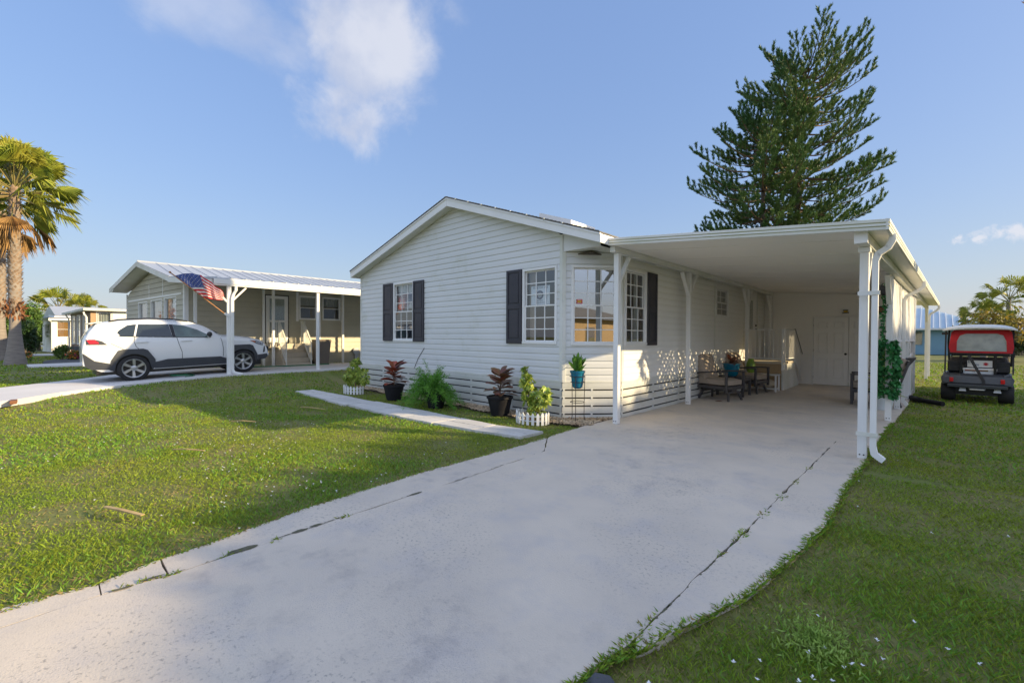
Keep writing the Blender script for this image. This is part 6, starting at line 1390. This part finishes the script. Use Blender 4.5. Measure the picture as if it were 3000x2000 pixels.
# the house across the street shows in the window glass; the trees past the right edge shade the drive
tn = thing('tan_stucco_house', 'tan stucco house reflected in the angled corner window', 'house', (14,-2,0)); mb = MB(); mb.prism([(9,-2.2,0),(22,-2.2,0),(22,-2.2,2.6),(9,-2.2,2.6)], (0,-9,0)); mb.build('wall', M['tan_stucco'], tn); mb = MB(); mb.prism([(8.6,-1.8,2.6),(8.6,-11.6,2.6),(8.6,-6.7,3.9)], (14,0,0)); mb.build('roof', M['shingle'], tn); mb = MB(); mb.box(13,14.2,-2.19,-2.15,.9,2.1); mb.build('window', M['glass_side'], tn)
for k, (y_, x_, lab) in enumerate(((15.0,20.0,'nearest of the shade trees past the right edge'),(18.9,20.4,'second shade tree past the right edge'),(22.8,20.2,'third shade tree past the right edge'),(26.8,20.5,'farthest of the shade trees past the right edge'))):
    t = broad_tree(x_, y_, 0, 9, ((x_,y_,6.0),(1.8,2.6,2.4)), 1500, .5, .3, M['leaf'], lab, 61+k, tr=.22, limbs=14, group='shade trees past the right edge')
    n = 26000; q = rng.uniform(-1, 1, (n,3)); q = q[(np.abs(q)**5).sum(1) < 1]; q *= np.array([1.7,2.75,2.65 if k == 0 else 2.85]); q[:, 2] += .17*q[:, 1]*(k == 0); leaves('inner_crown', q+np.array([x_,y_,6.15]), rdir(len(q)), rdir(len(q), .6), .5*(.7+.5*rng.random(len(q))), .34, M['leaf'], t, .15)

# ------------------------------------------------------------------ grass
def inpoly(x, y, poly):
    c = np.zeros(len(x), bool); n = len(poly)
    for i in range(n):
        x1, y1 = poly[i]; x2, y2 = poly[(i+1) % n]
        if y1 == y2: continue
        k = ((y1 > y) != (y2 > y)) & (x < (x2-x1)*(y-y1)/(y2-y1)+x1); c ^= k
    return c
DRV = [(-4.15,-6)] + [p for p in LE[1:]] + [(-4.17,7.3),(-4.15,17),(-.3,17),(-.36,13.69),(-.46,10.28),(-.541,6.832),(-.588,5.681),(-.587,4.35),(-.655,3.584),(-.773,2.729),(-.879,2.358),(-1.0,1.93),(-1.05,1.75),(-1.12,1.45),(-1.2,-1.),(-1.3,-6)]
WALK = [(-12.36,4.60),(-11,4.51),(-7.95,4.45),(-5.6,4.615),(-4.4,4.85),(-4.32,5.40),(-5.4,5.19),(-7,5.21),(-12.36,5.06)]
HOUSE = [(-12.4,6.48),(-4.885,6.48),(-4.15,7.3),(-4.15,24),(-12.4,24)]
HN = [(-27.1,2.6),(-19.6,3.4),(-19.6,15),(-27.1,15)]
CRACK = 0
def noise2(x, y, s):
    return (np.sin(x*1.7*s+1.3*np.sin(y*1.1*s))+np.sin(y*2.3*s+1.7*np.sin(x*.9*s+2))+np.sin((x+y)*1.31*s+4)+np.sin((x*.8-y*1.4)*s*1.9))/4
Vs, Fs, Ms = [], [], []; kv = 0
for r0, r1, den, L0, W0 in ((1.2,2.6,11000,.044,.0050),(2.6,4.5,8500,.040,.0055),(4.5,7.5,4200,.038,.0075),(7.5,12,1700,.040,.011),(12,20,520,.045,.020),(20,38,90,.06,.045)):
    area = (r1*r1-r0*r0)/2*2.3; n = int(area*den); rr = np.sqrt(r0*r0+(r1*r1-r0*r0)*rng.random(n)); th = yaw + (rng.random(n)-.5)*2.3; x, y = -np.sin(th)*rr, np.cos(th)*rr
    ok = ~(inpoly(x, y, DRV)|inpoly(x, y, WALK)|inpoly(x, y, HOUSE)|inpoly(x, y, HN)|inpoly(x, y, NBD)|bed(x, y))
    ok &= ~((x < -25.4)&(x > -28.6)&(y > -.6)) & ~((x < -28.4)&(x > -33.6)&(y > -.1)) & ~((x < -39)&(x > -42.1)&(y > -1.3))
    nz = noise2(x, y, .8); nz2 = noise2(x+9, y-4, 2.6); dl = np.interp(y, [p[1] for p in LE], [p[0] for p in LE])-x; near = np.where((dl > 0)&(y < 6.4), np.exp(-(dl/.22)**2), 0)+np.where(dl < -2.5, np.exp(-((x-np.interp(y, [-1,1.5,1.9,2.7,3.6,5.7,10.3], [-1.2,-1.1,-1.0,-.78,-.65,-.58,-.46]))/.18)**2), 0)*.6
    bald = np.clip(noise2(x*1.3+3, y*1.3, 1.7)-.45, 0, 1)*1.6; ok &= rng.random(n) < np.clip(.80+.55*nz2, .25, 1)*(1-.45*near)*(1-np.clip(bald, 0, .6))
    x, y, nz, nz2, near, bald = x[ok], y[ok], nz[ok], nz2[ok], near[ok], bald[ok]; n = len(x); z = G(x, y)-.035
    lean = .55+.5*rng.random(n); a = rng.random(n)*6.28; D = np.stack([np.cos(a)*lean, np.sin(a)*lean, np.ones(n)], 1)
    lush = rng.random(n) < np.clip(.10+.35*nz, 0, .3); dry = (~lush)&(rng.random(n) < np.clip(.11-.30*nz2, .01, .42)+.35*near+.5*np.clip(bald, 0, .7))
    tall = rng.random(n) < .03
    L_ = L0*(.55+.8*rng.random(n))*(1+.25*nz)*np.where(lush, 1.2, 1)*np.where(tall, 1.6, 1); W_ = W0*(.6+.7*rng.random(n))*np.where(lush, 1.35, 1)
    D[dry, 2] *= .45
    V, F_ = leaf_arrays(np.stack([x,y,z], 1), D, rdir(n, .3), L_, W_, .12, .10, .45); Vs.append(V); Fs.append(F_+kv); kv += len(V); m_ = np.where(lush, 2, np.where(dry, 1, 0)); Ms.append(np.concatenate([m_, m_]))
# tufts that creep over the drive's right edge and out of its joints
ed = [(-.46,10.28),(-.541,6.832),(-.588,5.681),(-.587,4.35),(-.655,3.584),(-.773,2.729),(-.879,2.358),(-1.0,1.93),(-1.06,1.75),(-1.12,1.45),(-1.2,0)]
def along(ed, n):
    seg_ = np.array(ed); d_ = np.linalg.norm(np.diff(seg_, axis=0), axis=1); cs = np.concatenate([[0], np.cumsum(d_)]); s_ = rng.random(n)*cs[-1]; return np.interp(s_, cs, seg_[:, 0]), np.interp(s_, cs, seg_[:, 1])
x, y = along(ed, 5200); cl = noise2(x*3, y*3, 2.2); x = x + .02 - rng.random(len(x))*.055*np.clip(.35+cl, .05, 1.1); z = np.full(len(x), -.01); a = rng.random(len(x))*6.28
V, F_ = leaf_arrays(np.stack([x,y,z], 1), np.stack([np.cos(a)-.5, np.sin(a), .45+.5*rng.random(len(x))], 1), rdir(len(x), .5), .05*(.6+.8*rng.random(len(x))), .011, .15, .15); Vs.append(V); Fs.append(F_+kv); kv += len(V); Ms.append(np.tile(rng.choice([0,2,1], len(x), p=[.55,.33,.12]), 2))
x, y = along([(-3.60,-1.5),(-3.66,.0),(-3.641,.215),(-3.737,.509),(-3.77,.799),(-3.94,1.54),(-4.062,2.795),(-4.096,4.543),(-4.2,6.0)], 2600); x = x - .01 + rng.random(len(x))*.03; a = rng.random(len(x))*6.28; z = np.full(len(x), -.02)
V, F_ = leaf_arrays(np.stack([x,y,z], 1), np.stack([np.cos(a), np.sin(a), .8+.5*rng.random(len(x))], 1), rdir(len(x), .5), .045*(.6+.8*rng.random(len(x))), .009, .15, .15); Vs.append(V); Fs.append(F_+kv); kv += len(V); Ms.append(np.tile(rng.choice([0,2,1], len(x), p=[.6,.15,.25]), 2))
jt = []
for c in ((-1.018,3.62,.05,90),(-1.01,4.2,.03,40),(-1.0,4.75,.035,60),(-.99,5.35,.03,40),(-.985,6.0,.02,24),(-1.02,3.2,.02,20),(-1.05,2.2,.03,40),(-1.055,1.95,.05,120),(-1.07,1.75,.06,160),(-3.46,.85,.02,24),(-3.47,.40,.012,16),(-3.45,.30,.012,12),(-3.44,.52,.02,30),(-3.5,1.7,.02,20),(-3.47,1.15,.02,20)):
    n = c[3]; jt.append(np.stack([c[0]+rng.normal(size=n)*.012, c[1]+rng.normal(size=n)*c[2]*1.6, np.full(n, -.012)], 1))
B = np.concatenate(jt); n = len(B); a = rng.random(n)*6.28; V, F_ = leaf_arrays(B, np.stack([np.cos(a), np.sin(a), .5+.5*rng.random(n)], 1), rdir(n, .5), .045*(.5+.8*rng.random(n)), .010, .15, .1); Vs.append(V); Fs.append(F_+kv); kv += len(V); Ms.append(np.tile(rng.choice([0,2,1], n, p=[.6,.2,.2]), 2))
tag(arr_mesh('grass', np.concatenate(Vs), np.concatenate(Fs), [M['blade'], M['blade_dry'], M['blade_lush']], None, np.concatenate(Ms)), kind='stuff')
# pale weed patch at the lower right, one soft clump
t = thing('weed_clump', 'pale green feathery weed clump in the lower right lawn', 'weed', (-.38,2.60,0)); n = 1300; rr = np.abs(rng.normal(size=n))*.15; a = rng.random(n)*6.28; B = np.stack([-.38+rr*np.cos(a)*.75, 2.62+rr*np.sin(a), -.025+.055*rng.random(n)], 1); D = rdir(n, .9); leaves('foliage', B, D, rdir(n), .020+.022*rng.random(n), .008, mat('pale_weed', (.26,.40,.07), (.34,.46,.10), 9., .6, island=.3, trans=.3), t, .1)
# small white blossoms scattered through the lawn
P = []
for cx, cy, sx, sy, k in ((-6.6,1.9,1.3,.5,60),(-7.6,.9,1.6,.8,40),(-5.2,2.6,.6,.5,26),(-4.6,1.9,.35,.4,18),(-9.3,1.4,1.5,.9,26),(-.15,2.45,.22,.2,20),(.15,2.55,.3,.25,12),(-.5,2.0,.3,.3,10),(-.2,1.75,.3,.15,8),(-.2,4.5,.6,1.5,10),(-8.5,2.6,1.5,.8,22),(-4.5,.9,.4,.4,10)):
    P.append(np.stack([cx+rng.normal(size=k)*sx, cy+rng.normal(size=k)*sy], 1))
P = np.concatenate(P); ok = ~(inpoly(P[:, 0], P[:, 1], DRV)|inpoly(P[:, 0], P[:, 1], WALK)|(P[:, 0] < -12.4)); P = P[ok]; parts = []
for k in range(4):
    n = len(P); a = rng.random(n)*.6+k*1.57; D = np.stack([np.cos(a), np.sin(a), .5+.3*rng.random(n)], 1); parts.append(leaf_arrays(np.stack([P[:, 0], P[:, 1], np.full(n, .012)+.01*rng.random(n)], 1), D, np.tile([0,0,1.], (n,1)),   .011+.005*rng.random(n), .010, .2))
V, F_ = cat_leaves(parts); tag(arr_mesh('lawn_blossoms', V, F_, M['petal']), kind='stuff')
